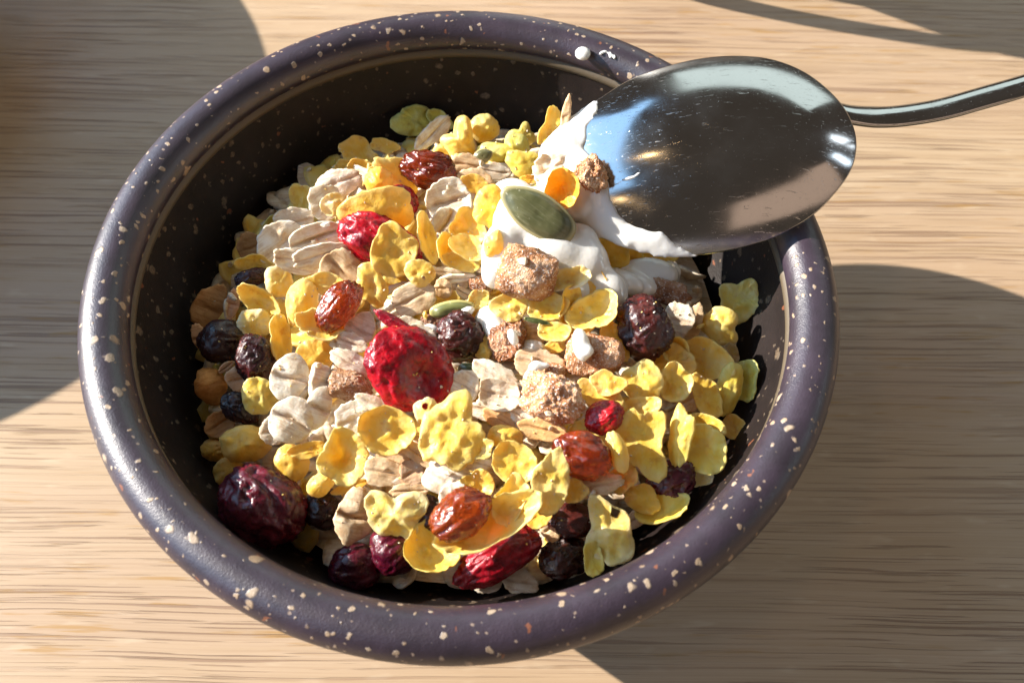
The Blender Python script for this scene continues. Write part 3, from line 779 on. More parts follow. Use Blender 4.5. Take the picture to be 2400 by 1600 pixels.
# ---- lower left
P('oat', 514, 994, 72, 60, 30, 0, 0, 2.6, 'brown oat curl in shade above the ochre dome flake', BRN, cup=.4)
P('corn', 575, 1040, 116, 92, 5, 0, 0, 5.0, 'large ochre dome corn flake at the lower left', OCH, cup=-.5, th=.0016, lobes=.05, rough=.0003)
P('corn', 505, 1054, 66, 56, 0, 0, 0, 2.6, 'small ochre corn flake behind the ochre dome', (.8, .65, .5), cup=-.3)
P('corn', 536, 1102, 74, 64, 30, 0, 0, 3.0, 'pale flake tucked behind the large dark cranberry', OCH, cup=-.2)
P('corn', 684, 1086, 82, 96, -5, 0, 0, 4.6, 'ochre corn flake hanging right of the ochre dome', OCH, cup=-.35, lobes=.08)
P('corn', 722, 1054, 92, 40, 10, 0, 0, 4.4, 'ochre strip bridging two flakes at the lower left', OCH)
P('corn', 806, 1072, 112, 132, -12, 0, 0, 8.0, 'scalloped yellow corn flake with a white dimple at lower left', (1.0, 1.0, .95), cup=.28, bump=-.5, ragged=.07)
P('corn', 752, 1134, 74, 52, 38, 0, 0, 6.0, 'small yellow corn nub below the scalloped dimpled flake', None, cup=-.8, th=.002, lobes=.04)
P('dark', 618, 1186, 202, 176, -40, 0, 0, 5.5, 'large dark red cranberry at the lower left against the wall', None, t=165, wr=.12, fr=2.8)
P('raisin', 760, 1192, 96, 92, 20, 0, 0, 1.5, 'black raisin in shade right of the large dark cranberry', (.55, .5, .55))
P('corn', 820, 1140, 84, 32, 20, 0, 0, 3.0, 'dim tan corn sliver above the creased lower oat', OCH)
P('oat', 834, 1210, 92, 134, -15, 0, 10, 4.6, 'folded tan oat with deep crease at the lower left front', (.95, .84, .72), groove=.0022, cup=-.25)
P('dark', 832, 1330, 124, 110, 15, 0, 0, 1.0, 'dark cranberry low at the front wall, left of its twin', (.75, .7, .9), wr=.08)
P('dark', 922, 1290, 104, 120, 30, 0, 0, 3.0, 'dark cranberry with bluish sheen tint at the front, right of its twin', (.8, .8, 1.1), wr=.07)  # the bluish sheen is put into the tint
P('corn', 924, 1206, 140, 124, -28, 12, 0, 8.0, 'pale lime corn flake with bubbled skin at the front left', (.98, 1.05, 1.5), cup=-.3, lobes=.22, rough=.0011, notch=[(2.3, .4, .25)])
P('oat', 950, 1142, 66, 46, -15, 0, 0, 5.6, 'crumbly white oat edge behind the bubbled lime flake', WHT, ragged=.15)
P('corn', 1008, 1302, 128, 122, -12, -30, 0, 5.0, 'cup shaped olive corn flake at the front wall', (.95, .9, .62), cup=.55, rim=.15, lobes=.06)
P('raisin', 1006, 1206, 62, 90, 0, 0, 0, 4.0, 'dark raisin gap filler left of the front amber raisin', (.9, .8, .8))
# ---- centre
P('corn', 922, 588, 112, 124, 10, 0, 0, 8.0, 'broad mustard corn flake hanging below the bright red cranberry', (.96, .90, .75), cup=.15, lobes=.10)
P('corn', 984, 639, 76, 62, -28, 0, 0, 9.0, 'small corn flake with a pinhole below the mustard flake', None, cup=-.3, hole=(.35, -.2, .14), lobes=.06)
P('corn', 994, 560, 40, 124, 14, 0, 40, 7.0, 'narrow yellow corn edge standing right of the bright red cranberry', None, cup=.5)
P('corn', 1098, 534, 82, 92, 10, 0, 0, 6.5, 'ring dimpled yellow corn flake left of the pumpkin seed', (1, .95, .8), cup=.25, rim=.2, bump=-.2)
P('corn', 1042, 590, 52, 92, 20, 0, 35, 7.0, 'folded yellow corn flake left of the crescent pair', None, cup=.6)
P('corn', 1092, 590, 96, 52, -22, -30, 0, 7.2, 'crescent yellow corn flake below the ring dimpled one', None, cup=.8)
P('corn', 1080, 615, 92, 36, -20, 0, 0, 6.6, 'lower yellow crescent touching the yogurt heap', None, cup=.5)
P('oat', 970, 700, 110, 78, 22, 0, 0, 5.5, 'tan oat with dark edge left of the small pumpkin seed', (.96, .86, .72), ragged=.08)
P('oat', 1038, 676, 44, 48, 0, 0, 0, 4.6, 'little brown oat between tan oat and date lump', TAN)
P('oat', 1046, 636, 72, 18, -4, 30, 0, 5.0, 'upper thin oat edge below the yellow crescents', None)
P('oat', 1072, 652, 86, 20, 4, 30, 0, 5.2, 'lower thin oat edge below the yellow crescents', WHT)
P('date', 1128, 668, 64, 48, 10, 0, 0, 4.0, 'small brown date lump left of the big date on the yogurt', None)
P('oat', 1090, 688, 50, 24, -30, 0, 0, 4.4, 'tan oat chip above the small pumpkin seed', TAN)
P('seed', 1058, 724, 104, 38, 10, 20, 0, 7.0, 'small green pumpkin seed lying on the dark centre raisin', (1.3, 1.35, 1.0))
P('raisin', 1078, 788, 106, 112, 20, 0, 0, 6.0, 'dark raisin with a red glint in the centre of the bowl', (1.0, .8, .85), wr=.14, knob=.1)
P('date', 1012, 764, 76, 62, 10, 0, 0, 3.4, 'dark brown date scrap left of the centre raisin', (.6, .5, .5))
P('oat', 962, 766, 66, 50, -25, 0, 0, 6.0, 'pale ragged oat behind the pink cranberry peel', None, ragged=.12)
P('oat', 990, 790, 78, 56, -35, 0, 0, 6.0, 'white oat between cranberry peel and centre raisin', WHT)
P('corn', 1137, 816, 42, 58, -15, 0, 0, 5.0, 'porous yellow corn bit right of the centre raisin', None, rough=.0009, cup=-.3)
P('date', 1190, 800, 100, 96, 15, 0, 0, 4.6, 'crumbly brown date under the yogurt heap', (.9, .8, .8), rough=.11)
P('seed', 1112, 872, 80, 38, -18, 0, 0, 4.0, 'dark green pumpkin seed below the centre raisin', (.6, .7, .5))
P('corn', 1122, 702, 58, 42, 28, 0, 0, 6.5, 'small yellow corn flake under the left of the big date', None)
P('corn', 1112, 716, 46, 74, -15, 0, 20, 6.0, 'mustard corn flake hanging left of the bright yellow flake', OCH)
P('corn', 1198, 712, 84, 88, -30, 10, 0, 10.0, 'bright yellow corn flake hanging below the big date', None, lobes=.16, cup=.1)
P('date', 1234, 642, 152, 138, -18, 0, 0, 12.5, 'big caramel brown date resting on the yogurt heap', (1.12, 1.1, 1.1), t=110, rough=.05)
P('corn', 1283, 718, 96, 74, -5, -10, 0, 9.6, 'orange yellow corn flake right of the bright hanging flake', (1.02, .94, .75), cup=.25, lobes=.10)
P('corn', 1332, 722, 56, 108, -8, 0, 30, 9.0, 'upright curved corn flake right of the orange yellow one', (1.02, .92, .6), cup=.4)
P('corn', 1338, 654, 98, 58, 22, -10, 0, 12.0, 'pale folded corn flake on the right of the big date', PALE, cup=.5, notch=[(1.2, .4, .2)])
P('corn', 1396, 668, 52, 84, 30, 0, 20, 9.5, 'orange corn flake half sunk in the yogurt heap', ORG)
P('corn', 1396, 738, 130, 84, 24, -25, 0, 9.0, 'wide translucent bowl shaped corn flake beside the large dark raisin', (1.0, .98, .9), cup=.45, rim=.2, ragged=.06)
P('corn', 1298, 778, 86, 48, -6, -20, 0, 8.0, 'bright yellow corn flake below the bowl shaped flake', None, cup=.3)
P('corn', 1340, 776, 120, 40, 14, -20, 0, 7.0, 'yellow corn edge beneath the translucent bowl shaped flake', None, cup=.3)
P('corn', 1303, 812, 66, 30, 14, 0, 0, 5.0, 'dull olive corn flake under the yogurt cluster', OCH)
P('seed', 1258, 752, 62, 13, -12, 0, 0, 9.0, 'dark thin pumpkin seed edge under the hanging flakes', (.5, .6, .4), t=8)
P('oat', 1252, 780, 54, 70, 10, 0, 0, 4.6, 'tan oat below the thin pumpkin seed edge', TAN)
P('date', 1392, 836, 146, 112, -10, 0, 0, 6.6, 'brown date with yogurt on its left below the bowl shaped flake', (1.0, .9, .85))
P('corn', 1440, 800, 62, 104, 28, 0, 25, 8.0, 'brown mustard corn flake leaning on the large dark raisin', (.95, .80, .5), cup=.2)
P('raisin', 1509, 768, 128, 156, 14, 0, 0, 9.5, 'large dark wrinkled raisin right of the yogurt cluster', (1.1, .9, 1.0), t=110, wr=.10, fr=3.0)
P('date', 1568, 690, 124, 72, -18, 0, 0, 4.0, 'dark sugary date behind the large dark raisin', (.75, .72, .72), rough=.1)
P('oat', 1588, 752, 76, 92, -15, 0, 0, 5.6, 'white oat right of the large dark raisin', WHT)
P('oat', 1622, 760, 46, 100, -20, 0, 0, 4.0, 'pinkish oat edge behind the white oat at right', TAN)
P('oat', 1262, 852, 120, 72, -10, 0, 0, 5.0, 'brown oat with a yogurt splash in the centre', (.88, .70, .55), groove=.0004)
P('date', 1300, 868, 60, 40, -10, 0, 0, 5.4, 'tan date crumb beside the yogurt splash', (1.1, 1.1, 1.1))
P('oat', 1345, 880, 60, 66, 10, 0, 0, 4.0, 'pale oat between two brown dates at right of centre', None)
P('oat', 1163, 880, 124, 58, -32, 0, 0, 7.0, 'long torn cream oat right below the centre raisin', None, ragged=.12)
P('oat', 1170, 925, 108, 74, -16, 0, 0, 8.0, 'oval oat with a brown centre in the middle of the bowl', None, cup=.25, rim=.1)
P('oat', 1088, 905, 72, 84, -30, 0, 0, 6.0, 'cream oat right of the big red cranberry', None)
P('oat', 1140, 960, 80, 50, -10, 0, 0, 5.0, 'white oat crumble below the oval brown centred oat', WHT, ragged=.15)
P('date', 1292, 930, 158, 116, -18, 0, 0, 9.5, 'star shaped white floured date in the centre right', (1.35, 1.35, 1.4), t=90, rough=.11, box=.3)
# ---- right side
P('corn', 1732, 704, 96, 106, -32, 0, 0, 5.5, 'light green corn flake rising highest on the right', (.95, 1.05, 1.1), lobes=.16, cup=.1, notch=[(2.6, .4, .15)])
P('corn', 1690, 764, 104, 88, -38, 0, 0, 7.0, 'yellow corn flake overlapping the light green one at right', None, cup=-.35, notch=[(.5, .5, .3)], lobes=.12)
P('corn', 1582, 816, 66, 60, 20, 10, 0, 6.0, 'ring shaped curled corn flake below the white right oat', (1, .98, .9), cup=.9, hole=(0, .05, .34), lobes=.04)
P('corn', 1572, 850, 110, 90, 10, 0, 0, 5.0, 'orange corn flake under the curled ring flake', (1.0, .9, .7))
P('corn', 1660, 842, 126, 92, -38, 0, 0, 6.0, 'tan bellied corn flake below the yellow right flake', (1.0, .90, .70), cup=.45)
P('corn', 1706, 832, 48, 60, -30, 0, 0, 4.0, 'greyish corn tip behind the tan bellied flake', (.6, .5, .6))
P('corn', 1712, 914, 62, 136, -16, 0, 20, 8.0, 'curled lime yellow corn flake edge at the far right', (.98, 1.02, .8), cup=-.5, lobes=.05)
P('corn', 1745, 892, 66, 106, -10, 0, -30, 6.0, 'lime corn face tinted darker for shade behind the curled lime edge', (.75, .85, .7), cup=.1)  # darker tint paints the shade on this face
P('corn', 1718, 1000, 56, 60, -20, 0, 0, 4.0, 'brown yellow corn flake under the lime flakes at right', OCH)
P('corn', 1652, 930, 60, 116, 22, 0, 25, 7.0, 'upright mustard corn flake left of the curled lime flake', (.98, .88, .65), cup=.35)
P('oat', 1622, 934, 70, 60, 30, 0, 0, 4.0, 'ragged tan oat behind the upright mustard flake', None, ragged=.1)
P('corn', 1506, 896, 96, 108, 12, 0, 0, 9.0, 'flat blistered yellow corn flake below the large dark raisin', None, cup=-.08, rough=.0007, lobes=.08)
P('corn', 1580, 896, 78, 96, -10, 0, 10, 8.0, 'cupped bright yellow corn flake right of the blistered one', None, cup=.45, bump=.2)
P('corn', 1424, 900, 86, 56, -8, -15, 0, 8.5, 'orange rimmed corn flake right of the star shaped date', (1.02, .9, .75), cup=.3, bump=.3)
P('corn', 1404, 928, 120, 60, -22, -15, 0, 7.0, 'pale corn flake underneath the orange rimmed one', (1.0, .92, .8), cup=.2)
P('corn', 1500, 958, 100, 60, 15, 0, 0, 7.4, 'yellow corn flake under the blistered yellow flake', None)
P('cran', 1416, 978, 96, 78, 28, 0, 0, 8.5, 'small orange red cranberry above the right amber raisin', (1.0, 1.4, .9), wr=.08)
P('corn', 1358, 1008, 72, 42, 30, 0, 0, 7.0, 'small yellow corn flake left of the small red cranberry', None, cup=-.4)
P('amber', 1366, 1066, 142, 108, -16, 0, 0, 9.5, 'glossy red brown raisin at the right of the heap', (.85, .62, .7), wr=.13, fr=2.6, elong=.4)
P('corn', 1447, 1058, 48, 102, 17, 0, 0, 11.0, 'almond shaped puffed corn flake right of the red brown raisin', None, cup=-.7, th=.002, lobes=.03, rough=.0003)
P('corn', 1502, 1036, 122, 166, 8, 0, 10, 9.0, 'tall ruffled yellow corn flake right of the almond shaped one', (1.0, .95, .75), cup=.1, lobes=.2, ragged=.1)
P('corn', 1590, 1022, 56, 148, -10, 0, -25, 10.5, 'narrow lime yellow corn fold beside the tall ruffled flake', (1.0, 1.03, .8), cup=-.4, ragged=.08)
P('corn', 1648, 1054, 112, 122, -10, 0, 0, 8.5, 'round lime yellow corn flake at the right wall', (1.0, 1.05, .9), cup=.12, bump=-.1, lobes=.06)
P('corn', 1650, 1000, 110, 60, -20, 0, 0, 6.5, 'pale rim of corn behind the round lime flake', (1.0, 1.0, .9))
P('corn', 1644, 1118, 60, 44, 20, 0, 0, 5.0, 'pale scrap hanging under the round lime flake', PALE)
P('dark', 1574, 1124, 112, 94, 20, 0, 0, 5.0, 'dark cranberry below the tall ruffled flake on the right', (.8, .9, 1.0), wr=.14)
P('corn', 1504, 1168, 98, 62, -26, 0, 0, 6.0, 'ochre corn flake left of the right dark cranberry', (.97, .86, .6), cup=-.2)
P('corn', 1556, 1202, 138, 62, 18, -35, 0, 5.5, 'crescent olive corn flake at the right front wall', (.95, .95, .7), cup=.6, lobes=.05)
P('oat', 1500, 1210, 90, 40, 30, 0, 0, 3.5, 'pale oat under the crescent olive flake', None)
P('oat', 1396, 1138, 132, 54, 12, 0, 0, 7.0, 'long ragged tan oat below the red brown raisin', TAN, ragged=.14, groove=.0002)
P('corn', 1345, 1150, 70, 56, 20, 0, 0, 7.0, 'cream corn chip right of the tall leaf flake', (1, .92, .75))
P('corn', 1460, 1120, 72, 64, 40, 0, 0, 6.6, 'tan translucent corn flake left of the ochre flake', (1.0, .88, .68))
# ---- front centre
P('corn', 906, 1008, 136, 114, -16, 0, 0, 9.5, 'ring edged golden corn flake below the big red cranberry', (1.0, .95, .75), cup=.10, rim=.25, lobes=.04)
P('oat', 828, 982, 84, 92, 20, 0, 0, 7.0, 'white oat left behind the ring edged golden flake', WHT)
P('oat', 890, 952, 120, 40, -25, 0, 0, 7.5, 'cream oat edge under the big red cranberry', None)
P('corn', 1000, 966, 64, 70, 18, 0, 0, 9.5, 'porous pale corn bubble with a hole below the cranberry', PALE, cup=-.6, hole=(0, .45, .22), th=.0014)
P('corn', 1058, 1014, 150, 172, -28, 0, 0, 11.0, 'largest pale yellow corn flake in the front centre', (1.0, 1.0, .95), cup=-.18, lobes=.16, ragged=.08, rough=.0009)
P('corn', 1128, 1052, 66, 44, 20, 0, 0, 8.5, 'small toasted corn edge right under the largest flake', None)
P('oat', 1090, 1078, 130, 40, -14, 0, 0, 7.0, 'cream oat sliver below the largest front flake', None)
P('oat', 980, 1064, 110, 40, -34, 0, 0, 7.5, 'tan oat edge left under the largest front flake', TAN)
P('corn', 1184, 1024, 88, 58, -10, 0, 0, 8.0, 'smooth mustard corn dome right of the largest front flake', (.96, .86, .6), cup=-.45, lobes=.05)
P('oat', 1172, 984, 92, 44, -28, 0, 0, 6.6, 'orange tan oat above the mustard dome', (.95, .68, .42))
P('oat', 1272, 1006, 118, 56, -10, 0, 0, 7.0, 'toasted tan oat below the star shaped date', (.92, .66, .36), groove=.0004)
P('oat', 1226, 978, 70, 40, -30, 0, 0, 6.6, 'white oat chip left below the star shaped date', WHT)
P('corn', 1206, 1084, 112, 98, -38, 0, 0, 9.5, 'round cupped corn flake left of the tall leaf flake', (.98, .92, .7), cup=.22, rim=.12, lobes=.03)
P('corn', 1194, 1170, 76, 130, -28, 0, 0, 11.0, 'curled glossy corn flake under the round cupped one', None, cup=.55, notch=[(2.9, .5, .2)])
P('corn', 1290, 1130, 92, 150, -12, 0, 10, 10.0, 'tall leaf shaped yellow corn flake in the front', None, cup=.2, ragged=.06)
P('corn', 1120, 1140, 80, 80, -10, 0, 0, 7.0, 'tan yellow corn face behind the front amber raisin', (.98, .85, .62))
P('corn', 1150, 1236, 270, 100, 26, -14, 0, 11.0, 'long bumpy rimmed corn flake holding the front amber raisin', (1.0, 1.0, .95), cup=.75, rim=.25, ragged=.05, lobes=.04, th=.0009)
P('amber', 1080, 1206, 152, 104, 34, 0, 0, 14.5, 'ridged amber raisin lying in the long front corn flake', (1.05, 1.0, 1.0), wr=.12, fr=2.4, elong=.35)
P('oat', 1052, 1122, 122, 88, -20, 0, 0, 8.0, 'folded white oat above the front amber raisin', WHT, cup=-.3, ragged=.1)
P('oat', 1060, 1165, 60, 80, -20, 0, 0, 7.5, 'white oat flap touching the front amber raisin', WHT)
P('oat', 896, 1106, 94, 68, -12, 0, 0, 6.6, 'plain tan oat left of the folded white oat', (.96, .84, .68), groove=.0003)
P('oat', 966, 1110, 60, 70, 20, 0, 0, 6.0, 'brown grey oat husk beside the plain tan oat', (.75, .58, .46))
P('oat', 920, 1064, 84, 52, -10, 0, 0, 6.4, 'brown speckled oat below the ring edged golden flake', TAN)
P('oat', 962, 1150, 92, 38, 4, 0, 0, 5.6, 'pinkish oat strip above the bubbled lime flake', TAN)
P('cran', 1168, 1304, 222, 100, 29, 0, 0, 5.5, 'long red cranberry under the front corn flake with white glints', (.62, .7, .8), t=90, wr=.10)
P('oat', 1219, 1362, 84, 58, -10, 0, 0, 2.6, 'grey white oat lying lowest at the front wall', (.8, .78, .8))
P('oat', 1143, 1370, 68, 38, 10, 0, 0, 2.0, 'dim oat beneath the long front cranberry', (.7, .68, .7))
P('oat', 1290, 1240, 44, 62, 20, 0, 0, 4.0, 'pinkish oat between front cranberry and glossy black raisin', TAN)
P('corn', 1262, 1206, 66, 62, 30, 0, 0, 7.0, 'orange corn scrap at the right tip of the long front flake', (1, .88, .6))
P('raisin', 1338, 1218, 128, 84, -8, 0, 0, 4.5, 'glossy black raisin at the front under the tan oats', (1.0, .75, .8), wr=.06)
P('raisin', 1324, 1306, 120, 96, 10, 0, 0, 3.0, 'rough black raisin lowest at the front right', (.7, .75, .6), wr=.13)
P('corn', 1428, 1250, 118, 156, 16, 0, 0, 9.0, 'pale green corn flake with a hole at the front wall', (.98, 1.0, 1.25), cup=-.15, hole=(.45, .55, .17), lobes=.16, rough=.0009, notch=[(4.0, .35, .2)])
P('corn', 1386, 1310, 48, 82, 8, 0, 25, 8.0, 'small folded lobe below the holed pale green flake', (.98, 1.0, .8), cup=.5)
# ---- on the yogurt and the spoon tip
P('corn', 1150, 488, 86, 102, 12, 0, 0, 11.5, 'bright orange yellow corn flake left of the large pumpkin seed', (1.04, .92, .55), cup=-.25, lobes=.14)
P('seed', 1262, 502, 196, 98, 147, 5, 0, 14.5, 'large olive pumpkin seed lying on the yogurt heap', None)
P('corn', 1158, 573, 48, 66, -12, 0, 0, 13.0, 'small yellow corn lump above the big date', None, cup=-.5, th=.002)
P('corn', 1240, 420, 40, 22, 0, 0, 0, 11.0, 'orange corn tip behind the yogurt above the large seed', ORG)
P('corn', 1290, 300, 44, 104, -10, 0, 10, 0, 'yellow corn flake standing on the spoon tip', (1.03, .95, .6), spoon_h=-2.0, lobes=.2)
P('oat', 1326, 272, 22, 96, -8, 0, 0, 0, 'thin seed husk sliver standing beside the spoon tip flake', TAN, spoon_h=1.0, th=.0018, groove=.0003)
P('oat', 1294, 395, 96, 74, 20, 0, 0, 0, 'crumbly white oat on the spoon tip', WHT, spoon_h=2.6, ragged=.12, rough=.0008)
P('corn', 1318, 440, 82, 96, -10, 10, 0, 0, 'orange corn ring on the spoon tip', (1.06, .86, .38), spoon_h=4.2, cup=.2, rim=.3, bump=-.5, lobes=.04, th=.0018)
P('date', 1384, 408, 70, 92, 24, 0, 0, 0, 'brown sugary date crumb on the spoon tip', (1.05, .95, .85), spoon_h=3.0, rough=.13)
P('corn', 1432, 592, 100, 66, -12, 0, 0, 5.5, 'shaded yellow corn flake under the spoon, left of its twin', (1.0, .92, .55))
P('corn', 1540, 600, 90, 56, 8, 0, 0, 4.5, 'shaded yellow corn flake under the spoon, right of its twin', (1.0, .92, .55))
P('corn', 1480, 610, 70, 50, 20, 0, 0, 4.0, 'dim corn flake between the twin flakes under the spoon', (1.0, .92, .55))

# ---- yogurt
def inside(x, y, poly):
    r = False; j = len(poly) - 1
    for i in range(len(poly)):
        a, b = poly[i], poly[j]
        if (a[1] > y) != (b[1] > y) and x < (b[0] - a[0]) * (y - a[1]) / (b[1] - a[1]) + a[0]: r = not r
        j = i
    return r
def edge_d(x, y, poly):
    q = Vector((x, y)); m = 1e9
    for i in range(len(poly)):
        a = Vector(poly[i - 1]); b = Vector(poly[i]); ab = b - a
        t_ = max(0, min(1, (q - a).dot(ab) / max(1e-9, ab.length_squared)))
        m = min(m, (a + ab * t_ - q).length)
    return m
def film(poly, th, step=9, soft=16):      # a coat of yogurt following the spoon's back
    x0 = min(a for a, b in poly); x1 = max(a for a, b in poly); y0 = min(b for a, b in poly); y1 = max(b for a, b in poly)
    cells = {}; V = []; F = []
    nx = int((x1 - x0) / step) + 2; ny = int((y1 - y0) / step) + 2
    def vert(i, j):
        if (i, j) not in cells:
            x, y = x0 + i * step, y0 + j * step
            p, n = spoon_surf(x, y)
            d = edge_d(x, y, poly) if inside(x, y, poly) else 0
            h = th * (0.35 + 0.65 * min(1, d / soft) ** .6) * (1 + .25 * noise.noise(Vector((x * .02, y * .02, 3))))
            cells[(i, j)] = len(V); V.append(tuple(p + n * h * mm)); V.append(tuple(p - n * 0.6 * mm))
        return cells[(i, j)]
    on = {(i, j) for i in range(nx) for j in range(ny) if inside(x0 + (i + .5) * step, y0 + (j + .5) * step, poly)}
    for (i, j) in on:
        a, b, c, d = vert(i, j), vert(i + 1, j), vert(i + 1, j + 1), vert(i, j + 1)
        F.append((a, d, c, b)); F.append((a + 1, b + 1, c + 1, d + 1))
        for (di, dj, e, f_) in ((0, -1, a, b), (1, 0, b, c), (0, 1, c, d), (-1, 0, d, a)):
            if (i + di, j + dj) not in on: F.append((e, f_, f_ + 1, e + 1))
    return V, F
def yogurt(name, label, blobs, voxel=0.0006, smooth=26, extra=None):
    vs, fs = ico(3); V = []; F = []
    if extra: V += extra[0]; F += extra[1]
    for (c, m3, r) in blobs:
        b = len(V)
        for d in vs: V.append(tuple(c + m3 @ Vector((d.x * r[0], d.y * r[1], d.z * r[2]))))
        F += [tuple(i + b for i in f) for f in fs]
    me = bpy.data.meshes.new('t'); me.from_pydata(V, [], F)
    o = bpy.data.objects.new('t', me); COL.objects.link(o)
    r_ = o.modifiers.new('r', 'REMESH'); r_.mode = 'VOXEL'; r_.voxel_size = voxel
    s_ = o.modifiers.new('s', 'SMOOTH'); s_.factor = 0.5; s_.iterations = smooth
    dg = bpy.context.evaluated_depsgraph_get()
    me2 = bpy.data.meshes.new_from_object(o.evaluated_get(dg)); me2.name = name
    bpy.data.objects.remove(o); bpy.data.meshes.remove(me)
    me2.materials.clear(); me2.materials.append(M['yogurt'])
    me2.polygons.foreach_set('use_smooth', [True] * len(me2.polygons))
    o = bpy.data.objects.new(name, me2); COL.objects.link(o)
    return tag(o, label, 'yogurt', 'yogurt in the muesli')
def B(x, y, w, h, a, lift, t):          # a blob lying on the heap
    p, dep = on_mound(x, y, lift * mm); sc = dep / FPX
    return (p, frame(x, y, a, 0, 0), (w * sc / 2, h * sc / 2, t * mm / 2))
def BS(x, y, w, h, a, off, t):          # a blob lying on the spoon
    p, n = spoon_surf(x, y); dep = (p - CAM).dot(fw); sc = dep / FPX
    X = rt - n * rt.dot(n); X.normalize(); Y = n.cross(X)
    m = Matrix((X, Y, n)).transposed() @ Matrix.Rotation(rad(a), 3, 'Z')
    return (p + n * off * mm, m, (w * sc / 2, h * sc / 2, t * mm / 2))
yogurt('yogurt', 'thick white yogurt heap under the large pumpkin seed', [
    B(1240, 520, 180, 170, 0, 8, 10), B(1200, 470, 120, 110, 0, 7.5, 8), B(1180, 600, 110, 170, 0, 8, 8), B(1155, 640, 60, 80, 0, 8, 7), B(1300, 590, 190, 120, -20, 8, 9),
    B(1370, 620, 120, 130, -20, 8, 8), B(1420, 690, 110, 130, 10, 6.5, 6), B(1330, 690, 110, 110, 0, 7, 7), B(1350, 560, 110, 80, 0, 9, 8), B(1270, 730, 150, 70, 0, 6, 6), B(1460, 660, 120, 60, -20, 5, 6)])
yogurt('yogurt', 'smooth yogurt pool in the shade under the spoon', [B(1520, 645, 150, 90, -5, 3.5, 6), B(1570, 640, 60, 70, 0, 3, 4), B(1480, 665, 120, 60, -20, 4.5, 5), B(1545, 680, 90, 40, -30, 4, 3)])
COAT = [(1408, 226), (1402, 262), (1378, 290), (1374, 330), (1368, 348), (1392, 372), (1420, 388), (1426, 430), (1434, 470), (1452, 508), (1486, 532), (1555, 545), (1585, 575), (1645, 602), (1564, 606), (1487, 590), (1410, 560), (1334, 524), (1275, 472), (1250, 410), (1265, 345), (1318, 285)]
yogurt('yogurt', 'yogurt coating the left tip and lower edge of the spoon', [
    BS(1320, 350, 90, 110, 0, .3, 4), BS(1300, 425, 90, 120, 0, .4, 5), BS(1340, 470, 110, 80, -30, .3, 3.6), BS(1350, 395, 90, 90, 0, .3, 2.4),
    BS(1430, 545, 120, 40, -28, .0, 1.4)], 0.00045, 14, film(COAT, 0.85))
yogurt('yogurt', 'small yogurt film wisp in the middle of the spoon tip', [BS(1475, 418, 46, 9, 12, .1, .7), BS(1495, 408, 20, 7, 30, .1, .6)], 0.0003, 2)
yogurt('yogurt', 'yogurt patch above the crumbly brown date', [B(1150, 752, 84, 84, 0, 5.5, 4.5), B(1165, 780, 60, 50, 0, 6, 4)])
yogurt('yogurt', 'yogurt smear on the side of the crumbly brown date', [B(1202, 790, 26, 48, 20, 9.5, 2.5)], .0005, 4)
yogurt('yogurt', 'yogurt smear on the dark date left of the centre raisin', [B(1010, 772, 44, 30, -15, 6.5, 2.0)], .0005, 4)
yogurt('yogurt', 'yogurt patch on the left of the brown date by the large raisin', [B(1362, 808, 44, 84, 10, 11.0, 3.0), B(1378, 822, 30, 34, 0, 11.5, 2)], .0005, 4)
yogurt('yogurt', 'small pointed yogurt splash on the brown centre oat', [B(1256, 860, 40, 34, 20, 7.6, 2.6), B(1236, 884, 22, 34, -10, 7.4, 2), B(1276, 856, 34, 16, 0, 7.8, 1.8)], .0005, 4)
yogurt('yogurt', 'yogurt trace on the small pumpkin seed', [B(1092, 732, 50, 26, 28, 8.2, 2.2)], .0005, 4)
yogurt('yogurt', 'yogurt gap fill right below the crumbly brown date', [B(1250, 818, 80, 54, -10, 3.5, 4)])
# yogurt splashes on the rim
def rim_drop(label, px, py, rx, ry, h, extra=()):
    bl = []
    for (x, y, a, b) in [(px, py, rx, ry)] + list(extra):
        p = at_z(x, y, 0.0606)
        bl.append((p, Matrix.Identity(3), (a * mm, b * mm, h * mm)))
    yogurt('yogurt', label, bl, .0003, 4)
rim_drop('round yogurt drop on the back rim of the bowl', 1366, 126, 1.75, 1.8, 1.1)
rim_drop('smeared yogurt streak on the back rim beside the round drop', 1418, 122, 1.0, .5, .35, [(1430, 128, .5, 1.2), (1440, 134, .4, .8), (1408, 126, .5, .4)])

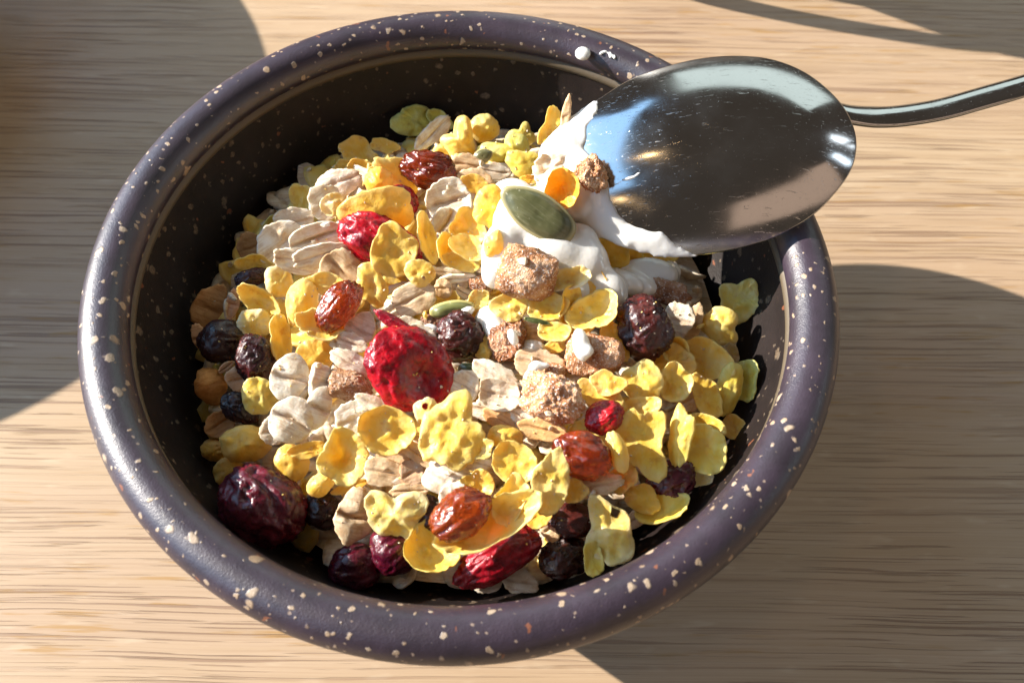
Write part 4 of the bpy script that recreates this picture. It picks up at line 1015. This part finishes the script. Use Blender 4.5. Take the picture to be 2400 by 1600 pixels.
# ---- the packed bed below: oats and corn nobody could count
def bed():
    r_ = random.Random(3)
    V = []; F = []; MI = []; UV = []
    nR, nA = 16, 72
    base = len(V)
    for i in range(nR + 1):
        for j in range(nA):
            rr = 0.0525 * i / nR + 1e-6; a = 2 * math.pi * j / nA
            x, y = rr * math.cos(a), rr * math.sin(a)
            V.append((x, y, mound(x, y) - 0.0042 + 0.0009 * noise.noise(Vector((x * 300, y * 300, 0))))); UV.append((.9, .9))
    for i in range(nR):
        for j in range(nA):
            j2 = (j + 1) % nA
            F.append((i * nA + j, (i + 1) * nA + j, (i + 1) * nA + j2, i * nA + j2)); MI.append(0)
    for k in range(520):
        rr = 0.0525 * math.sqrt(r_.random()); a = r_.uniform(0, 6.283)
        x, y = rr * math.cos(a), rr * math.sin(a)
        z = mound(x, y) - r_.uniform(0.0012, 0.0040)
        corn = r_.random() < 0.30
        v, f, uv = flake(r_.uniform(.006, .0095), r_.uniform(.0048, .0075), 500 + k, cup=r_.uniform(-.2, .35), ragged=.08, lobes=.12 if corn else .05, th=.0010, nr=4, ns=18, groove=0 if corn else .0006)
        R = Euler((r_.gauss(0, .38), r_.gauss(0, .38), r_.uniform(0, 6.28))).to_matrix()
        b = len(V)
        for q in v:
            p = R @ Vector(q) + Vector((x, y, z)); V.append(tuple(p))
        UV += uv
        F += [tuple(i + b for i in g) for g in f]; MI += [1 if corn else 0] * len(f)
    o = mesh_obj('muesli_bed', V, F, [M['oat'], M['corn']], uvs=UV)
    o.data.polygons.foreach_set('material_index', MI)
    tag(o, 'packed bed of small oats and flakes under the larger muesli pieces', 'muesli', kind='stuff')
bed()

# ---- broken oat and flake crumbs and flour lying on the pieces
def crumbs():
    r_ = random.Random(11)
    dg = bpy.context.evaluated_depsgraph_get(); dg.update()
    vs, fs = ico(1); V = []; F = []; MI = []
    n = 0; tries = 0
    while n < 620 and tries < 4000:
        tries += 1
        rr = 0.051 * math.sqrt(r_.random()); a = r_.uniform(0, 6.283)
        x, y = rr * math.cos(a), rr * math.sin(a)
        ok, loc, nor, idx, ob, mx = S.ray_cast(dg, Vector((x, y, 0.057 + 0.01 * r_.random())), Vector((0, 0, -1)))
        if not ok or ob.name.split('.')[0] not in ('corn_flake', 'oat_flake', 'date_piece', 'muesli_bed', 'raisin', 'cranberry', 'almond_piece'): continue
        if nor.z < 0.45: continue
        big = r_.random() < 0.22 and ob.name.startswith(('muesli_bed', 'oat', 'date'))
        sz = r_.uniform(.0006, .0013) if big else r_.uniform(.00012, .00032)
        R = Euler((r_.uniform(0, 6), r_.uniform(0, 6), r_.uniform(0, 6))).to_matrix()
        b = len(V); k3 = (r_.uniform(.7, 1.3), r_.uniform(.5, 1.0), r_.uniform(.3, .7))
        for d in vs:
            q = R @ Vector((d.x * k3[0], d.y * k3[1], d.z * k3[2])) * sz * (1 + .5 * noise.noise(d * 2 + Vector((n, n * .3, 0))))
            V.append(tuple(loc + q + nor * sz * .25))
        F += [tuple(i + b for i in f) for f in fs]; MI += [0 if r_.random() < .8 else 1] * len(fs); n += 1
    o = mesh_obj('oat_crumbs', V, F, [M['oat'], M['corn']], smooth=False, uvs=[(.9, .9)] * len(V))
    o.data.polygons.foreach_set('material_index', MI)
    tag(o, 'pale crumbs and flour specks scattered over the muesli pieces', 'crumbs', kind='stuff')
crumbs()
